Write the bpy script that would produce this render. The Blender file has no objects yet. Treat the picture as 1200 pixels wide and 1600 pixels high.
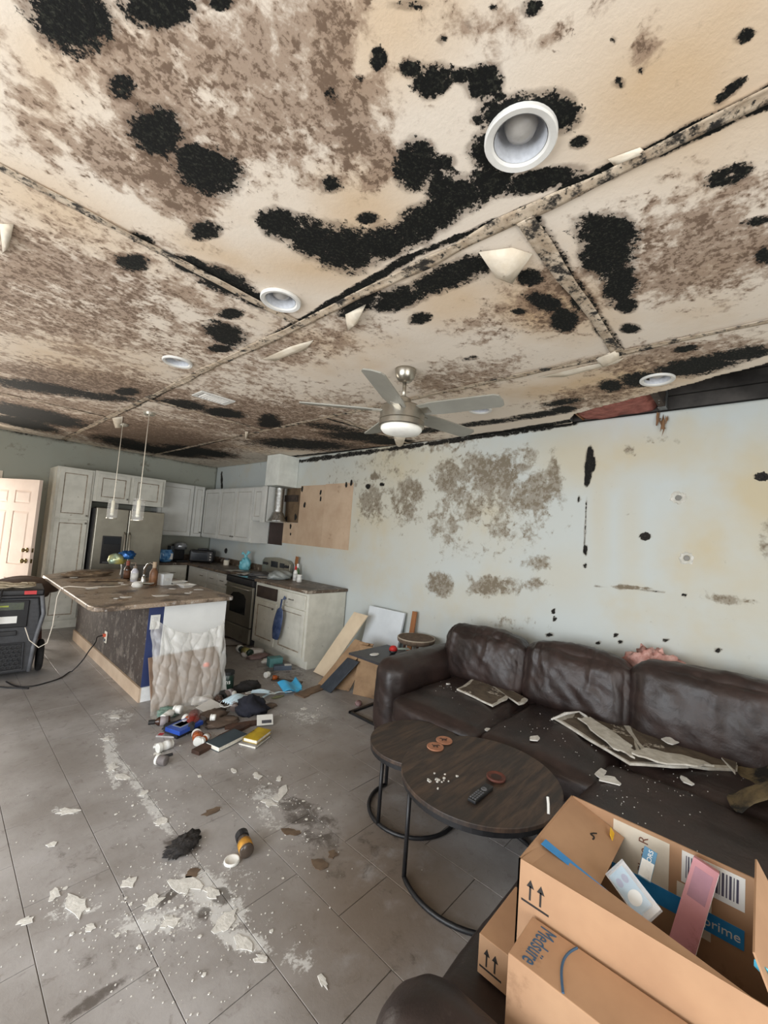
import bpy, math, random
import numpy as np
from mathutils import Vector, Matrix, Euler
random.seed(7); RNG = np.random.RandomState(11)
S = bpy.context.scene; COL = S.collection
# ---------------------------------------------------------------- camera
F, YAW, PIT, ROL, HC = 645.9, math.radians(48.11), math.radians(3.71), math.radians(4.256), 1.628
CX, CY = 616.6, 798.2
fw = Vector((math.sin(YAW)*math.cos(PIT), math.cos(YAW)*math.cos(PIT), math.sin(PIT)))
r0 = Vector((math.cos(YAW), -math.sin(YAW), 0)); u0 = r0.cross(fw)
RT = r0*math.cos(ROL)+u0*math.sin(ROL); UP = -r0*math.sin(ROL)+u0*math.cos(ROL)
cd = bpy.data.cameras.new('camera'); cam = bpy.data.objects.new('camera', cd); COL.objects.link(cam)
m = Matrix((RT, UP, -fw)).transposed().to_4x4(); m.translation = (0, 0, HC); cam.matrix_world = m
cd.sensor_fit = 'VERTICAL'; cd.sensor_height = 36.0; cd.lens = F/1600*36.0
cd.shift_x = -(CX-600)/1600; cd.shift_y = (CY-800)/1600; cd.clip_start = .02; cd.clip_end = 100
S.camera = cam
S.view_settings.view_transform = 'Standard'; S.view_settings.look = 'None'; S.view_settings.gamma = 1
S.view_settings.use_curve_mapping = False; S.view_settings.exposure = 0.15
# ---------------------------------------------------------------- light
W = bpy.data.worlds.new('sky'); S.world = W; W.use_nodes = True
W.node_tree.nodes['Background'].inputs[0].default_value = (.78, .88, 1, 1)
W.node_tree.nodes['Background'].inputs[1].default_value = 1.0
def area(name, loc, rot, sx, sy, power, col):
    l = bpy.data.lights.new(name, 'AREA'); l.shape = 'RECTANGLE'; l.size = sx; l.size_y = sy; l.energy = power; l.color = col
    o = bpy.data.objects.new(name, l); COL.objects.link(o); o.location = loc; o.rotation_euler = rot; return o
HP = math.pi/2
# daylight through the glass doors behind the camera, the windows on the unseen left side and the open front door
area('daylight_patio_doors', (-.4, -2.9, 1.2), (HP, 0, 0), 3.4, 2.2, 120, (1, .98, .95))
area('daylight_left_windows', (-2.9, 1.6, 1.3), (HP, 0, -HP), 3.8, 2.0, 185, (.93, .965, 1))
area('daylight_front_door', (.06, 8.5, 1.1), (-HP, 0, 0), .95, 2.0, 105, (1, .90, .78))
# ---------------------------------------------------------------- pixel -> point
def ray(x, y): return RT*(x-CX)+UP*(CY-y)+fw*F
def PZ(x, y, z): d = ray(x, y); return Vector((0, 0, HC))+d*((z-HC)/d.z)
def PX(x, y, X): d = ray(x, y); return Vector((0, 0, HC))+d*(X/d.x)
def PY(x, y, Y): d = ray(x, y); return Vector((0, 0, HC))+d*(Y/d.y)
H = 2.745; WX = 3.66; BY = 8.05; FX = -2.6; FY = -2.6
# ---------------------------------------------------------------- noise
def _lat(seed): return np.random.RandomState(seed).rand(256, 256)
_L = {}
def vn(x, y, seed=0):
    if seed not in _L: _L[seed] = _lat(seed)
    L = _L[seed]; xi = np.floor(x).astype(int); yi = np.floor(y).astype(int); fx = x-xi; fy = y-yi
    fx = fx*fx*(3-2*fx); fy = fy*fy*(3-2*fy); a = xi & 255; b = yi & 255; a1 = (a+1) & 255; b1 = (b+1) & 255
    return (L[a, b]*(1-fx)+L[a1, b]*fx)*(1-fy)+(L[a, b1]*(1-fx)+L[a1, b1]*fx)*fy
def fbm(x, y, seed=0, o=4):
    s = 0; a = .5; t = 0
    for i in range(o): s = s+a*vn(x*2**i+13*i, y*2**i+7*i, seed+i); t += a; a *= .55
    return s/t
def n3(p, s, seed=0): return fbm(p[:, 0]*s+p[:, 2]*s*.7+5, p[:, 1]*s-p[:, 2]*s*.6+9, seed, 3)-.5
# ---------------------------------------------------------------- materials
def lin(c):
    return tuple(((v/255)/12.92 if v/255 <= .04045 else ((v/255+.055)/1.055)**2.4) for v in c)
def rgba(c): return (*lin(c), 1)
class NT:
    def __init__(s, name):
        s.m = bpy.data.materials.new(name); s.m.use_nodes = True; s.t = s.m.node_tree; s.N = s.t.nodes; s.K = s.t.links
        s.b = s.N['Principled BSDF']; s.tc = s.N.new('ShaderNodeTexCoord')
    def L(s, a, b): s.K.new(a, b)
    def noise(s, sc, det=4, rough=.6, co='Object', dist=0):
        n = s.N.new('ShaderNodeTexNoise'); n.inputs['Scale'].default_value = sc; n.inputs['Detail'].default_value = det
        n.inputs['Roughness'].default_value = rough; n.inputs['Distortion'].default_value = dist
        s.L(s.tc.outputs[co] if isinstance(co, str) else co, n.inputs['Vector']); return n.outputs['Fac']
    def pos(s): return s.N.new('ShaderNodeNewGeometry').outputs['Position']
    def ramp(s, f, a, b, smooth=True):
        n = s.N.new('ShaderNodeMapRange'); n.interpolation_type = 'SMOOTHSTEP' if smooth else 'LINEAR'
        n.inputs['From Min'].default_value = a; n.inputs['From Max'].default_value = b; s.L(f, n.inputs['Value']); return n.outputs['Result']
    def ma(s, op, a, b=0):
        n = s.N.new('ShaderNodeMath'); n.operation = op
        for i, v in enumerate((a, b)):
            if isinstance(v, (int, float)): n.inputs[i].default_value = v
            else: s.L(v, n.inputs[i])
        return n.outputs[0]
    def mix(s, f, a, b):
        n = s.N.new('ShaderNodeMix'); n.data_type = 'RGBA'
        for i, v in ((0, f), (6, a), (7, b)):
            if isinstance(v, (int, float)): n.inputs[i].default_value = v
            elif isinstance(v, tuple): n.inputs[i].default_value = v if len(v) == 4 else (*v, 1)
            else: s.L(v, n.inputs[i])
        return n.outputs[2]
    def attr(s, name):
        n = s.N.new('ShaderNodeAttribute'); n.attribute_name = name; return n.outputs['Fac']
    def bump(s, h, st, d=.01):
        n = s.N.new('ShaderNodeBump'); n.inputs['Strength'].default_value = st; n.inputs['Distance'].default_value = d
        s.L(h, n.inputs['Height']); s.L(n.outputs[0], s.b.inputs['Normal'])
    def set(s, k, v):
        if isinstance(v, (int, float, tuple)): s.b.inputs[k].default_value = v
        else: s.L(v, s.b.inputs[k])
_MC = {}
def M(name, c, c2=None, sc=8, rough=.6, metal=0, bump=0, bs=None, grime=None, gs=4, gt=.58, gw=.1, alpha=1, trans=0, coat=0, emit=0, gr2=None, det=4):
    if name in _MC: return _MC[name]
    t = NT(name); c2 = c2 or tuple(min(255, v*1.12) for v in c)
    col = t.mix(t.ramp(t.noise(sc, det), .3, .7), rgba(c), rgba(c2))
    if grime:
        g = t.ramp(t.noise(gs, 8, .7), gt, gt+gw); col = t.mix(g, col, rgba(grime))
    if gr2:
        g = t.ramp(t.noise(gs*3.1, 6, .75), gt+.04, gt+.04+gw); col = t.mix(g, col, rgba(gr2))
    t.set('Base Color', col); t.set('Metallic', metal)
    t.set('Roughness', t.ramp(t.noise(sc*2, 3), 0, 1) if False else rough)
    if bump: t.bump(t.noise(bs or sc*4, 6, .65), bump)
    if alpha < 1: t.set('Alpha', alpha)
    if trans: t.set('Transmission Weight', trans); t.set('IOR', 1.3)
    if coat: t.set('Coat Weight', coat)
    if emit: t.set('Emission Color', rgba(c)); t.set('Emission Strength', emit)
    _MC[name] = t.m; return t.m
# ---------------------------------------------------------------- mesh helpers
def link(name, me, mat, parent=None, world=False, smooth=False):
    o = bpy.data.objects.new(name, me); COL.objects.link(o)
    if mat and not me.materials: me.materials.append(mat)
    if smooth: me.polygons.foreach_set('use_smooth', [True]*len(me.polygons))
    if parent:
        o.parent = parent
        if world: o.matrix_parent_inverse = world_of(parent).inverted()
    return o
def world_of(o):
    m = o.matrix_parent_inverse @ o.matrix_basis if o.parent else o.matrix_basis
    return world_of(o.parent) @ m if o.parent else m.copy()
def tag(o, label=None, cat=None, group=None, kind=None):
    for k, v in (('label', label), ('category', cat), ('group', group), ('kind', kind)):
        if v: o[k] = v
    return o
def thing(name, label, cat, loc=(0, 0, 0), rz=0, group=None, rot=None):
    o = bpy.data.objects.new(name, None); COL.objects.link(o); o.empty_display_size = .05
    o.location = loc; o.rotation_euler = rot or (0, 0, rz); return tag(o, label, cat, group)
def part_label(o, l): o['label'] = l; return o
def rotm(rot): return Euler(rot).to_matrix() if rot is not None else Matrix.Identity(3)
class MB:
    def __init__(s): s.v = []; s.f = []
    def add(s, vs, fs):
        n = len(s.v); s.v += [tuple(v) for v in vs]; s.f += [tuple(i+n for i in f) for f in fs]; return s
    def box(s, a, b):
        x0, y0, z0 = a; x1, y1, z1 = b
        return s.add([(x0, y0, z0), (x1, y0, z0), (x1, y1, z0), (x0, y1, z0), (x0, y0, z1), (x1, y0, z1), (x1, y1, z1), (x0, y1, z1)],
                     [(3, 2, 1, 0), (4, 5, 6, 7), (0, 1, 5, 4), (1, 2, 6, 5), (2, 3, 7, 6), (3, 0, 4, 7)])
    def cbox(s, c, sz, rot=None):
        R = rotm(rot); c = Vector(c); h = [v/2 for v in sz]
        vs = [c+R @ Vector((x*h[0], y*h[1], z*h[2])) for z in (-1, 1) for x, y in ((-1, -1), (1, -1), (1, 1), (-1, 1))]
        return s.add(vs, [(3, 2, 1, 0), (4, 5, 6, 7), (0, 1, 5, 4), (1, 2, 6, 5), (2, 3, 7, 6), (3, 0, 4, 7)])
    def tube(s, pts, r, n=8, closed=False, cap=True):
        pts = [Vector(p) for p in pts]; k = len(pts); rs = r if isinstance(r, (list, tuple)) else [r]*k; base = len(s.v); ref = None
        for i, p in enumerate(pts):
            if closed: d = pts[(i+1) % k]-pts[i-1]
            else: d = pts[min(i+1, k-1)]-pts[max(i-1, 0)]
            d.normalize()
            if ref is None: ref = d.orthogonal().normalized()
            ref = (ref-d*ref.dot(d)); ref = ref.normalized() if ref.length > 1e-6 else d.orthogonal().normalized()
            q = d.cross(ref)
            for j in range(n):
                a = 2*math.pi*j/n; s.v.append(tuple(p+(ref*math.cos(a)+q*math.sin(a))*rs[i]))
        for i in range(k if closed else k-1):
            for j in range(n):
                a = base+i*n+j; b = base+i*n+(j+1) % n; c = base+((i+1) % k)*n; s.f.append((a, b, c+(j+1) % n, c+j))
        if not closed and cap:
            s.f.append(tuple(base+j for j in reversed(range(n)))); s.f.append(tuple(base+(k-1)*n+j for j in range(n)))
        return s
    def lathe(s, prof, n=20, at=(0, 0, 0), rot=None, cap=True):
        R = rotm(rot); at = Vector(at); base = len(s.v)
        for r, z in prof:
            for j in range(n):
                a = 2*math.pi*j/n; s.v.append(tuple(at+R @ Vector((r*math.cos(a), r*math.sin(a), z))))
        for i in range(len(prof)-1):
            for j in range(n):
                a = base+i*n+j; b = base+i*n+(j+1) % n; s.f.append((a, b, b+n, a+n))
        if prof[0] == prof[-1]: cap = False
        if cap and prof[0][0] > 1e-5: s.f.append(tuple(base+j for j in reversed(range(n))))
        if cap and prof[-1][0] > 1e-5: s.f.append(tuple(base+(len(prof)-1)*n+j for j in range(n)))
        return s
    def prism(s, poly, z0, z1, rot=None, at=(0, 0, 0)):
        R = rotm(rot); at = Vector(at); n = len(poly)
        vs = [at+R @ Vector((x, y, z)) for z in (z0, z1) for x, y in poly]
        return s.add(vs, [tuple(reversed(range(n))), tuple(range(n, 2*n))]+[(i, (i+1) % n, n+(i+1) % n, n+i) for i in range(n)])
    def build(s, name, mat, parent=None, world=False, smooth=False, bevel=0, bseg=2):
        me = bpy.data.meshes.new(name); me.from_pydata(s.v, [], s.f); me.update()
        o = link(name, me, mat, parent, world, smooth)
        if bevel:
            b = o.modifiers.new('bevel', 'BEVEL'); b.width = bevel; b.segments = bseg; b.limit_method = 'ANGLE'; b.angle_limit = .7
            me.polygons.foreach_set('use_smooth', [True]*len(me.polygons)); w = o.modifiers.new('wn', 'WEIGHTED_NORMAL'); w.keep_sharp = True
        return o
def smoothang(o, ang=.7):
    me = o.data; me.polygons.foreach_set('use_smooth', [True]*len(me.polygons)); me.set_sharp_from_angle(angle=ang); return o
def npmesh(name, V, Fq):
    V = np.asarray(V, np.float32); Fq = np.asarray(Fq, np.int32); me = bpy.data.meshes.new(name); k = Fq.shape[1]
    me.vertices.add(len(V)); me.vertices.foreach_set('co', V.ravel()); me.loops.add(Fq.size); me.loops.foreach_set('vertex_index', Fq.ravel())
    me.polygons.add(len(Fq)); me.polygons.foreach_set('loop_start', np.arange(len(Fq), dtype=np.int32)*k); me.update(calc_edges=True); me.validate(); return me
def gridfaces(nu, nv, flip=False):
    i = np.arange(nu-1)[:, None]; j = np.arange(nv-1)[None, :]; a = (i*nv+j).ravel(); q = np.stack([a, a+nv, a+nv+1, a+1], 1)
    return q[:, ::-1] if flip else q
def cushion(size, r, puff=.02, wr=.0, seed=0, n=26, creases=0, top=True):
    """rounded, stuffed box; origin at its centre"""
    hx, hy, hz = [v/2 for v in size]; Vs = []; Fs = []; off = 0; u = np.linspace(-1, 1, n)
    A, B = np.meshgrid(u, u, indexing='ij'); A = A.ravel(); B = B.ravel(); O = np.ones_like(A)
    for ax, sg in ((0, 1), (0, -1), (1, 1), (1, -1), (2, 1), (2, -1)):
        p = [None]*3; o2 = [i for i in range(3) if i != ax]; p[ax] = O*sg; p[o2[0]] = A; p[o2[1]] = B; P = np.stack(p, 1)
        fl = (sg < 0) ^ (ax == 1); Fs.append(gridfaces(n, n, fl)+off); Vs.append(P); off += n*n
    P = np.concatenate(Vs); Fq = np.concatenate(Fs); hh = np.array([hx, hy, hz])
    Q = P*hh; c = np.clip(Q, -(hh-r), hh-r); d = Q-c; ln = np.linalg.norm(d, axis=1, keepdims=True); Q = c+np.where(ln > 1e-9, d/np.maximum(ln, 1e-9)*r, d)
    bul = lambda a, b: (1-a**2)*(1-b**2)
    Q[:, 0] += np.sign(P[:, 0])*(np.abs(P[:, 0]) > .99)*puff*bul(P[:, 1], P[:, 2])
    Q[:, 1] += np.sign(P[:, 1])*(np.abs(P[:, 1]) > .99)*puff*bul(P[:, 0], P[:, 2])
    Q[:, 2] += np.sign(P[:, 2])*(np.abs(P[:, 2]) > .99)*puff*bul(P[:, 0], P[:, 1])
    if wr:
        nr = Q-np.clip(Q, -hh*.7, hh*.7); l = np.linalg.norm(nr, axis=1, keepdims=True); nr = nr/np.maximum(l, 1e-6)
        Q += nr*(wr*(n3(Q, 7, seed)+.5*n3(Q, 19, seed+5)))[:, None]
        if creases:
            rs = np.random.RandomState(seed)
            for k in range(creases):
                # short soft folds running down from the top seam
                y0 = rs.uniform(-.85, .85)*hy; ln_ = rs.uniform(.25, .8)*hz*2; tl = rs.uniform(-.25, .25)
                w = rs.uniform(.008, .02); t = hz-Q[:, 2]; dd = np.abs(Q[:, 1]-y0-tl*t)
                g = np.exp(-(dd/w)**2)*np.clip(1-t/ln_, 0, 1)
                Q[:, 0] -= (Q[:, 0] < 0)*g*.019
    return Q, Fq
def soft(name, size, r, mat, parent, at, rot=None, **k):
    Q, Fq = cushion(size, r, **k); R = np.array(rotm(rot)); Q = Q @ R.T+np.array(at)
    me = npmesh(name, Q, Fq); o = link(name, me, mat, parent, smooth=True)
    w = o.modifiers.new('weld', 'WELD'); w.merge_threshold = .0008; return o
def blobmesh(name, size, mat, parent=None, at=(0, 0, 0), amp=.3, fr=3, seed=1, n=18, flat=True, rot=None, world=False, smooth=True):
    """crumpled lump sitting on z=0 of its own frame"""
    th = np.linspace(.001, math.pi-.001, n); ph = np.linspace(0, 2*math.pi, 2*n, endpoint=False)
    T, Pp = np.meshgrid(th, ph, indexing='ij'); P = np.stack([np.sin(T)*np.cos(Pp), np.sin(T)*np.sin(Pp), np.cos(T)], -1).reshape(-1, 3)
    d = 1+amp*2*n3(P, fr, seed)+amp*1.2*np.abs(n3(P, fr*2.3, seed+3)); P = P*d[:, None]*np.array(size)/2
    if flat: P[:, 2] = np.maximum(P[:, 2], -size[2]*.3); P[:, 2] -= P[:, 2].min()
    R = np.array(rotm(rot)); P = P @ R.T+np.array(at); m2 = 2*n; fs = []
    for i in range(n-1):
        for j in range(m2): fs.append((i*m2+j, (i+1)*m2+j, (i+1)*m2+(j+1) % m2, i*m2+(j+1) % m2))
    return link(name, npmesh(name, P, fs), mat, parent, world, smooth)
def sheet(name, w, l, mat, parent=None, nu=20, nv=20, fn=None, thick=.0012, world=False, smooth=True):
    U, V = np.meshgrid(np.linspace(0, 1, nu), np.linspace(0, 1, nv), indexing='ij'); U = U.ravel(); V = V.ravel()
    P = fn(U, V) if fn else np.stack([(U-.5)*w, (V-.5)*l, 0*U], 1)
    o = link(name, npmesh(name, P, gridfaces(nu, nv)), mat, parent, world, smooth)
    if thick: s = o.modifiers.new('solid', 'SOLIDIFY'); s.thickness = thick; s.offset = 1
    return o
def shard(name, cx, cy, r, mat, thick=.006, z=0, seed=0, n=9, ar=1.0, rot=0, tilt=(0, 0), parent=None, jag=.35):
    rs = random.Random(seed); poly = []
    for i in range(n):
        a = 2*math.pi*i/n+rs.uniform(-.2, .2); q = r*(1-jag+jag*2*rs.random()*.8); x = q*math.cos(a)*ar; y = q*math.sin(a)
        poly.append((x, y))
    o = MB().prism(poly, 0, thick).build(name, mat, parent)
    o.location = (cx, cy, z); o.rotation_euler = (tilt[0], tilt[1], rot); return o
def text_mesh(s, size, name, mat, parent, loc, rot, ext=.0004, world=False):
    c = bpy.data.curves.new('t', 'FONT'); c.body = s; c.size = size; c.extrude = ext; c.align_x = 'CENTER'; c.align_y = 'CENTER'; c.resolution_u = 3
    t = bpy.data.objects.new('t', c); COL.objects.link(t); bpy.context.view_layer.update()
    me = bpy.data.meshes.new_from_object(t.evaluated_get(bpy.context.evaluated_depsgraph_get())); bpy.data.objects.remove(t); bpy.data.curves.remove(c)
    me.materials.clear(); o = link(name, me, mat, parent, world); o.location = loc; o.rotation_euler = rot; return o
def arc(cx, cy, z, r, a0, a1, n=24): return [(cx+r*math.cos(a0+(a1-a0)*i/n), cy+r*math.sin(a0+(a1-a0)*i/n), z) for i in range(n+1)]
# ================================================================ the setting
# ---- mould and stains: ellipses given by a pixel centre, carried to the surface as metric ellipses
def ell(unp, lst):
    out = []
    for e in lst:
        x, y, rx, ry = e[:4]; an = math.radians(e[4] if len(e) > 4 else 0); s = e[5] if len(e) > 5 else 1
        c = unp(x, y); ca, sa = math.cos(an), math.sin(an)
        a = (unp(x+rx*.3*ca, y+rx*.3*sa)-c)/.3; b = (unp(x-ry*.3*sa, y+ry*.3*ca)-c)/.3
        out.append((c, a, b, s))
    return out
def field(P2, els, ax, warp=.25, fr=6, seed=20, soft_=.5):
    """max over ellipses of 1 - r (warped): 0 outside, rising inside"""
    x, y = P2; w1 = fbm(x*fr, y*fr, seed)-.5; w2 = fbm(x*fr*3.3, y*fr*3.3, seed+9)-.5; f = np.zeros_like(x)
    for c, a, b, s in els:
        A = np.array([[a[ax[0]], b[ax[0]]], [a[ax[1]], b[ax[1]]]])
        try: I = np.linalg.inv(A)
        except Exception: continue
        dx = x-c[ax[0]]; dy = y-c[ax[1]]; u = I[0, 0]*dx+I[0, 1]*dy; v = I[1, 0]*dx+I[1, 1]*dy
        r = np.sqrt(u*u+v*v)+warp*2*w1+warp*1.2*w2; f = np.maximum(f, np.clip((1-r)/soft_+.5, 0, 1)*s)
    return f
def caps(P2, lst, unp, ax, fr=8, seed=40, warp=.6):
    x, y = P2; f = np.zeros_like(x); w1 = fbm(x*fr, y*fr, seed)-.5
    for x0, y0, x1, y1, w, s in lst:
        A = unp(x0, y0); B = unp(x1, y1); a = np.array([A[ax[0]], A[ax[1]]]); b = np.array([B[ax[0]], B[ax[1]]]); d = b-a; L2 = d @ d
        t = np.clip(((x-a[0])*d[0]+(y-a[1])*d[1])/L2, 0, 1); r = np.hypot(x-a[0]-t*d[0], y-a[1]-t*d[1])/w+warp*2*w1
        f = np.maximum(f, np.clip((1-r)/.6+.5, 0, 1)*s)
    return f
UC = lambda x, y: PZ(x, y, H)
MOLD = [(112, 30, 74, 52, 20), (245, 8, 62, 36, 0), (345, 0, 22, 14), (190, 135, 22, 22, 0, .85), (245, 205, 46, 38, 20), (325, 266, 54, 34, 22), (300, 245, 28, 24),
 (517, 287, 17, 15, 0, .9), (520, 150, 15, 17, 0, .6), (317, 360, 25, 15), (207, 410, 26, 14, 10, .95), (440, 350, 38, 22, 18), (490, 375, 38, 28, 20),
 (540, 392, 52, 34, 10), (600, 380, 50, 26, -10), (650, 357, 45, 28, -25), (690, 332, 42, 28, -30), (720, 305, 48, 30, -10), (768, 285, 38, 26), (650, 258, 34, 38, 10),
 (690, 290, 24, 32), (692, 254, 18, 14), (765, 240, 30, 36), (800, 172, 56, 25, -12), (868, 176, 36, 32), (840, 282, 62, 18, -14), (905, 222, 15, 10, -20), (575, 340, 16, 9),
 (592, 92, 14, 18), (642, 106, 18, 15), (675, 128, 32, 24, -35), (720, 117, 16, 13), (755, 128, 32, 28, -20), (780, 150, 10, 8), (747, 186, 8, 9),
 (945, 362, 50, 26, 0), (950, 402, 44, 32), (968, 442, 28, 32, 20), (978, 476, 17, 12), (985, 513, 16, 8), (700, 432, 74, 20, -22), (620, 468, 44, 18, -15), (657, 497, 17, 9, -10),
 (560, 475, 40, 14, -30), (760, 412, 30, 14, -20), (830, 432, 20, 13), (852, 472, 32, 14, 20), (882, 500, 22, 18), (905, 470, 14, 9), (812, 486, 12, 5),
 (300, 415, 36, 13, 18), (350, 440, 50, 18, 22), (400, 468, 30, 12, 25), (360, 490, 20, 9), (352, 522, 34, 16, 18), (345, 545, 20, 6), (222, 372, 20, 8, 25, .8),
 (70, 606, 90, 9, 8, .9), (160, 620, 56, 7, 5, .8), (60, 650, 90, 11, 12), (200, 612, 20, 6), (40, 662, 60, 8, 12), (290, 632, 42, 7, 8, .9), (350, 645, 36, 7, 8), (200, 692, 60, 7, 10, .8),
 (250, 704, 80, 6, 8), (310, 705, 60, 6, 8), (420, 655, 16, 9), (422, 662, 20, 6), (470, 694, 90, 9, 3, .85), (560, 682, 60, 8, 4, .85), (520, 668, 50, 6, 8, .7), (610, 690, 40, 5),
 (1135, 275, 38, 15, -22, .9), (1165, 55, 18, 10, -35, .9), (1140, 142, 28, 7, -42, 1), (1180, 345, 24, 7, -12, .8), (1195, 400, 18, 14, 0, .8), (955, 602, 20, 9), (880, 628, 34, 5, -8, .8),
 (1085, 572, 64, 14, -8), (1160, 553, 56, 10, -8), (1070, 545, 22, 5, -8, .9), (880, 640, 20, 6, -8), (735, 560, 14, 4, -8, .5), (1000, 592, 36, 12, -6, .9), (670, 672, 60, 5, -6, .8), (760, 660, 60, 4, -7, .8), (840, 648, 50, 5, -8, .9),
 (960, 60, 6, 9, 0, .6), (1000, 110, 7, 5, 0, .7), (830, 12, 16, 14, -20, .75), (770, 10, 8, 8, 0, .7), (640, 5, 30, 10, 0, .6), (690, 60, 7, 9, 0, .6), (735, 35, 5, 8, 0, .6), (968, 128, 9, 10, -30, .7), (560, 118, 10, 8, 0, .5)]
MCAPS = [(885, 300, 1200, 152, .030, 1), (470, 502, 640, 402, .022, .95), (640, 402, 885, 300, .014, .8), (455, 500, 270, 405, .018, .85), (822, 338, 965, 545, .04, .62), (100, 685, 250, 617, .02, .8),
 (250, 617, 465, 502, .012, .75), (460, 713, 700, 688, .05, .8), (700, 688, 890, 658, .05, .85), (0, 262, 265, 403, .012, .55), (740, 602, 975, 550, .006, .7), (975, 550, 1200, 503, .01, .8), (505, 652, 625, 686, .02, .9), (346, 733, 100, 690, .06, .7), (270, 708, 380, 680, .02, .7)]
STAIN = [(330, 150, 300, 150, 15, .62), (520, 70, 50, 110, 10, .74), (540, 200, 40, 90, 0, .75), (200, 250, 130, 60, 25, .7), (270, 300, 90, 40, 30, .8), (110, 480, 260, 90, 12, .62), (280, 530, 160, 50, 10, .5), (90, 200, 100, 80, 20, .5),
 (1090, 400, 160, 90, -8, .62), (1020, 300, 120, 30, -25, .4), (860, 470, 90, 55, 10, .66), (790, 500, 100, 40, -8, .55), (450, 545, 130, 40, -10, .55), (580, 250, 40, 60, 0, .7), (720, 590, 120, 30, -8, .5), (930, 620, 120, 20, -8, .6),
 (160, 600, 220, 24, 8, .75), (60, 630, 120, 20, 8, .5), (430, 660, 180, 40, 4, .72), (250, 680, 150, 24, 8, .75), (330, 590, 80, 30, 0, .4), (900, 30, 90, 26, -40, .52), (1010, 60, 60, 26, -60, .6), (700, 60, 120, 70, 0, .25), (740, 30, 100, 40, 0, .4), (1150, 310, 90, 30, -15, .5), (560, 690, 120, 24, 3, .7), (1040, 560, 160, 24, -8, .6)]
TAN = [(1050, 150, 200, 120, -25, .9), (600, 40, 90, 120, 0, .5), (570, 330, 70, 60, 0, .8), (90, 330, 160, 40, 25, .7), (480, 420, 90, 30, 10, .8), (700, 470, 60, 40, 0, .7), (860, 480, 90, 40, 10, .9), (960, 600, 110, 24, -6, .8), (350, 400, 90, 20, 20, .6), (70, 160, 60, 90, 0, .4), (100, 560, 160, 50, 8, .35)]
def stained(name, base, tan, br, br2, mold, mold2, spk, msc, amp, rough=.85, bstr=.25, dark_bump=True, k=1.0):
    t = NT(name); P = t.pos(); at = t.attr
    col = t.mix(t.ma('ADD', t.ma('MULTIPLY', at('tan'), .9), t.ramp(t.noise(1.3, 4, .6, P), .45, .95)), rgba(base), rgba(tan))
    cen = lambda o, m: t.ma('MULTIPLY', t.ma('SUBTRACT', o, .5), m)
    add = lambda *v: v[0] if len(v) == 1 else t.ma('ADD', v[0], add(*v[1:]))
    n1 = t.noise(spk, 5, .62, P, .4); n2 = t.noise(spk*3.1, 4, .65, P, .2); n4 = t.noise(spk*.3, 3, .6, P)
    st = t.ma('MULTIPLY', at('stain'), k)
    s1 = t.ramp(add(st, cen(n1, 1.5), cen(n2, .8), cen(n4, .8)), .34, .74); s2 = t.ramp(add(t.ma('MULTIPLY', st, .75), cen(n2, 1.7), cen(n1, .9), -.12), .40, .62)
    col = t.mix(t.ma('MULTIPLY', s1, .8), col, rgba(br)); col = t.mix(t.ma('MULTIPLY', s2, .8), col, rgba(br2))
    m1 = t.noise(msc, 5, .66, P, .5); m2 = t.noise(msc*3.7, 4, .7, P)
    mf = add(at('mold'), cen(m1, amp*2.6), cen(m2, amp*2.2))
    mk = t.ramp(mf, .44, .64); mc = t.mix(t.ramp(t.noise(msc*4, 3, .75, P), .5, .72), rgba(mold), rgba(mold2))
    halo = t.ma('MULTIPLY', t.ramp(add(at('mold'), cen(n1, .8)), .12, .5), .55); col = t.mix(halo, col, rgba(br2))
    col = t.mix(mk, col, mc); t.set('Base Color', col); t.set('Roughness', rough); t.set('Specular IOR Level', .25)
    hgt = add(t.ma('MULTIPLY', mk, t.ma('ADD', .5, m2)), t.ma('MULTIPLY', n2, .35), t.ma('MULTIPLY', n4, .8))
    t.bump(hgt, bstr, .012); return t.m
MAT_CEIL = stained('mouldy ceiling paint', (226, 214, 198), (206, 178, 142), (146, 121, 100), (98, 78, 62), (11, 12, 10), (52, 53, 44), 15, 24, .62, k=1.12)
MAT_WALLR = stained('stained wall paint', (190, 196, 194), (192, 181, 154), (132, 122, 106), (114, 103, 86), (20, 19, 17), (60, 56, 50), 10, 40, .5, bstr=.15, k=1.45)
MAT_WALLB = stained('grey kitchen wall paint', (158, 162, 152), (150, 146, 130), (120, 116, 102), (98, 92, 80), (20, 19, 17), (50, 48, 42), 9, 40, .5, bstr=.1)
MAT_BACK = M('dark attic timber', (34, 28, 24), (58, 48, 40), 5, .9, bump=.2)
MAT_PLAIN = M('plain painted wall', (188, 188, 180), (204, 204, 196), 3, .85)
# ---- ceiling of drywall sheets with a torn-out strip along the right wall
def hole_x(y):   # edge of the torn-out strip
    pts = [(-2.7, 2.94), (-.01, 2.97), (.2, 3.05), (.48, 3.17), (.80, 3.27), (1.17, 3.40), (1.27, 3.58)]
    return np.interp(y, [p[0] for p in pts], [p[1] for p in pts])
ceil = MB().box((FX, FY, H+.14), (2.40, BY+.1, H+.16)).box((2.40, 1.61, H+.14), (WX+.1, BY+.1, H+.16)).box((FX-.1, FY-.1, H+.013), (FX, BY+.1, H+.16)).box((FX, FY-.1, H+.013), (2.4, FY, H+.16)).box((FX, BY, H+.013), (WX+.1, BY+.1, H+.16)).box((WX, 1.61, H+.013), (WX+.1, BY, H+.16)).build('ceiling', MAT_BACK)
tag(ceil, 'mouldy drywall ceiling with black growth along its joints', None, None, 'structure')
CANS = [(.97, .51), (1.03, 1.77), (1.04, 3.07), (2.94, .51), (2.94, 1.77)]
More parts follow.
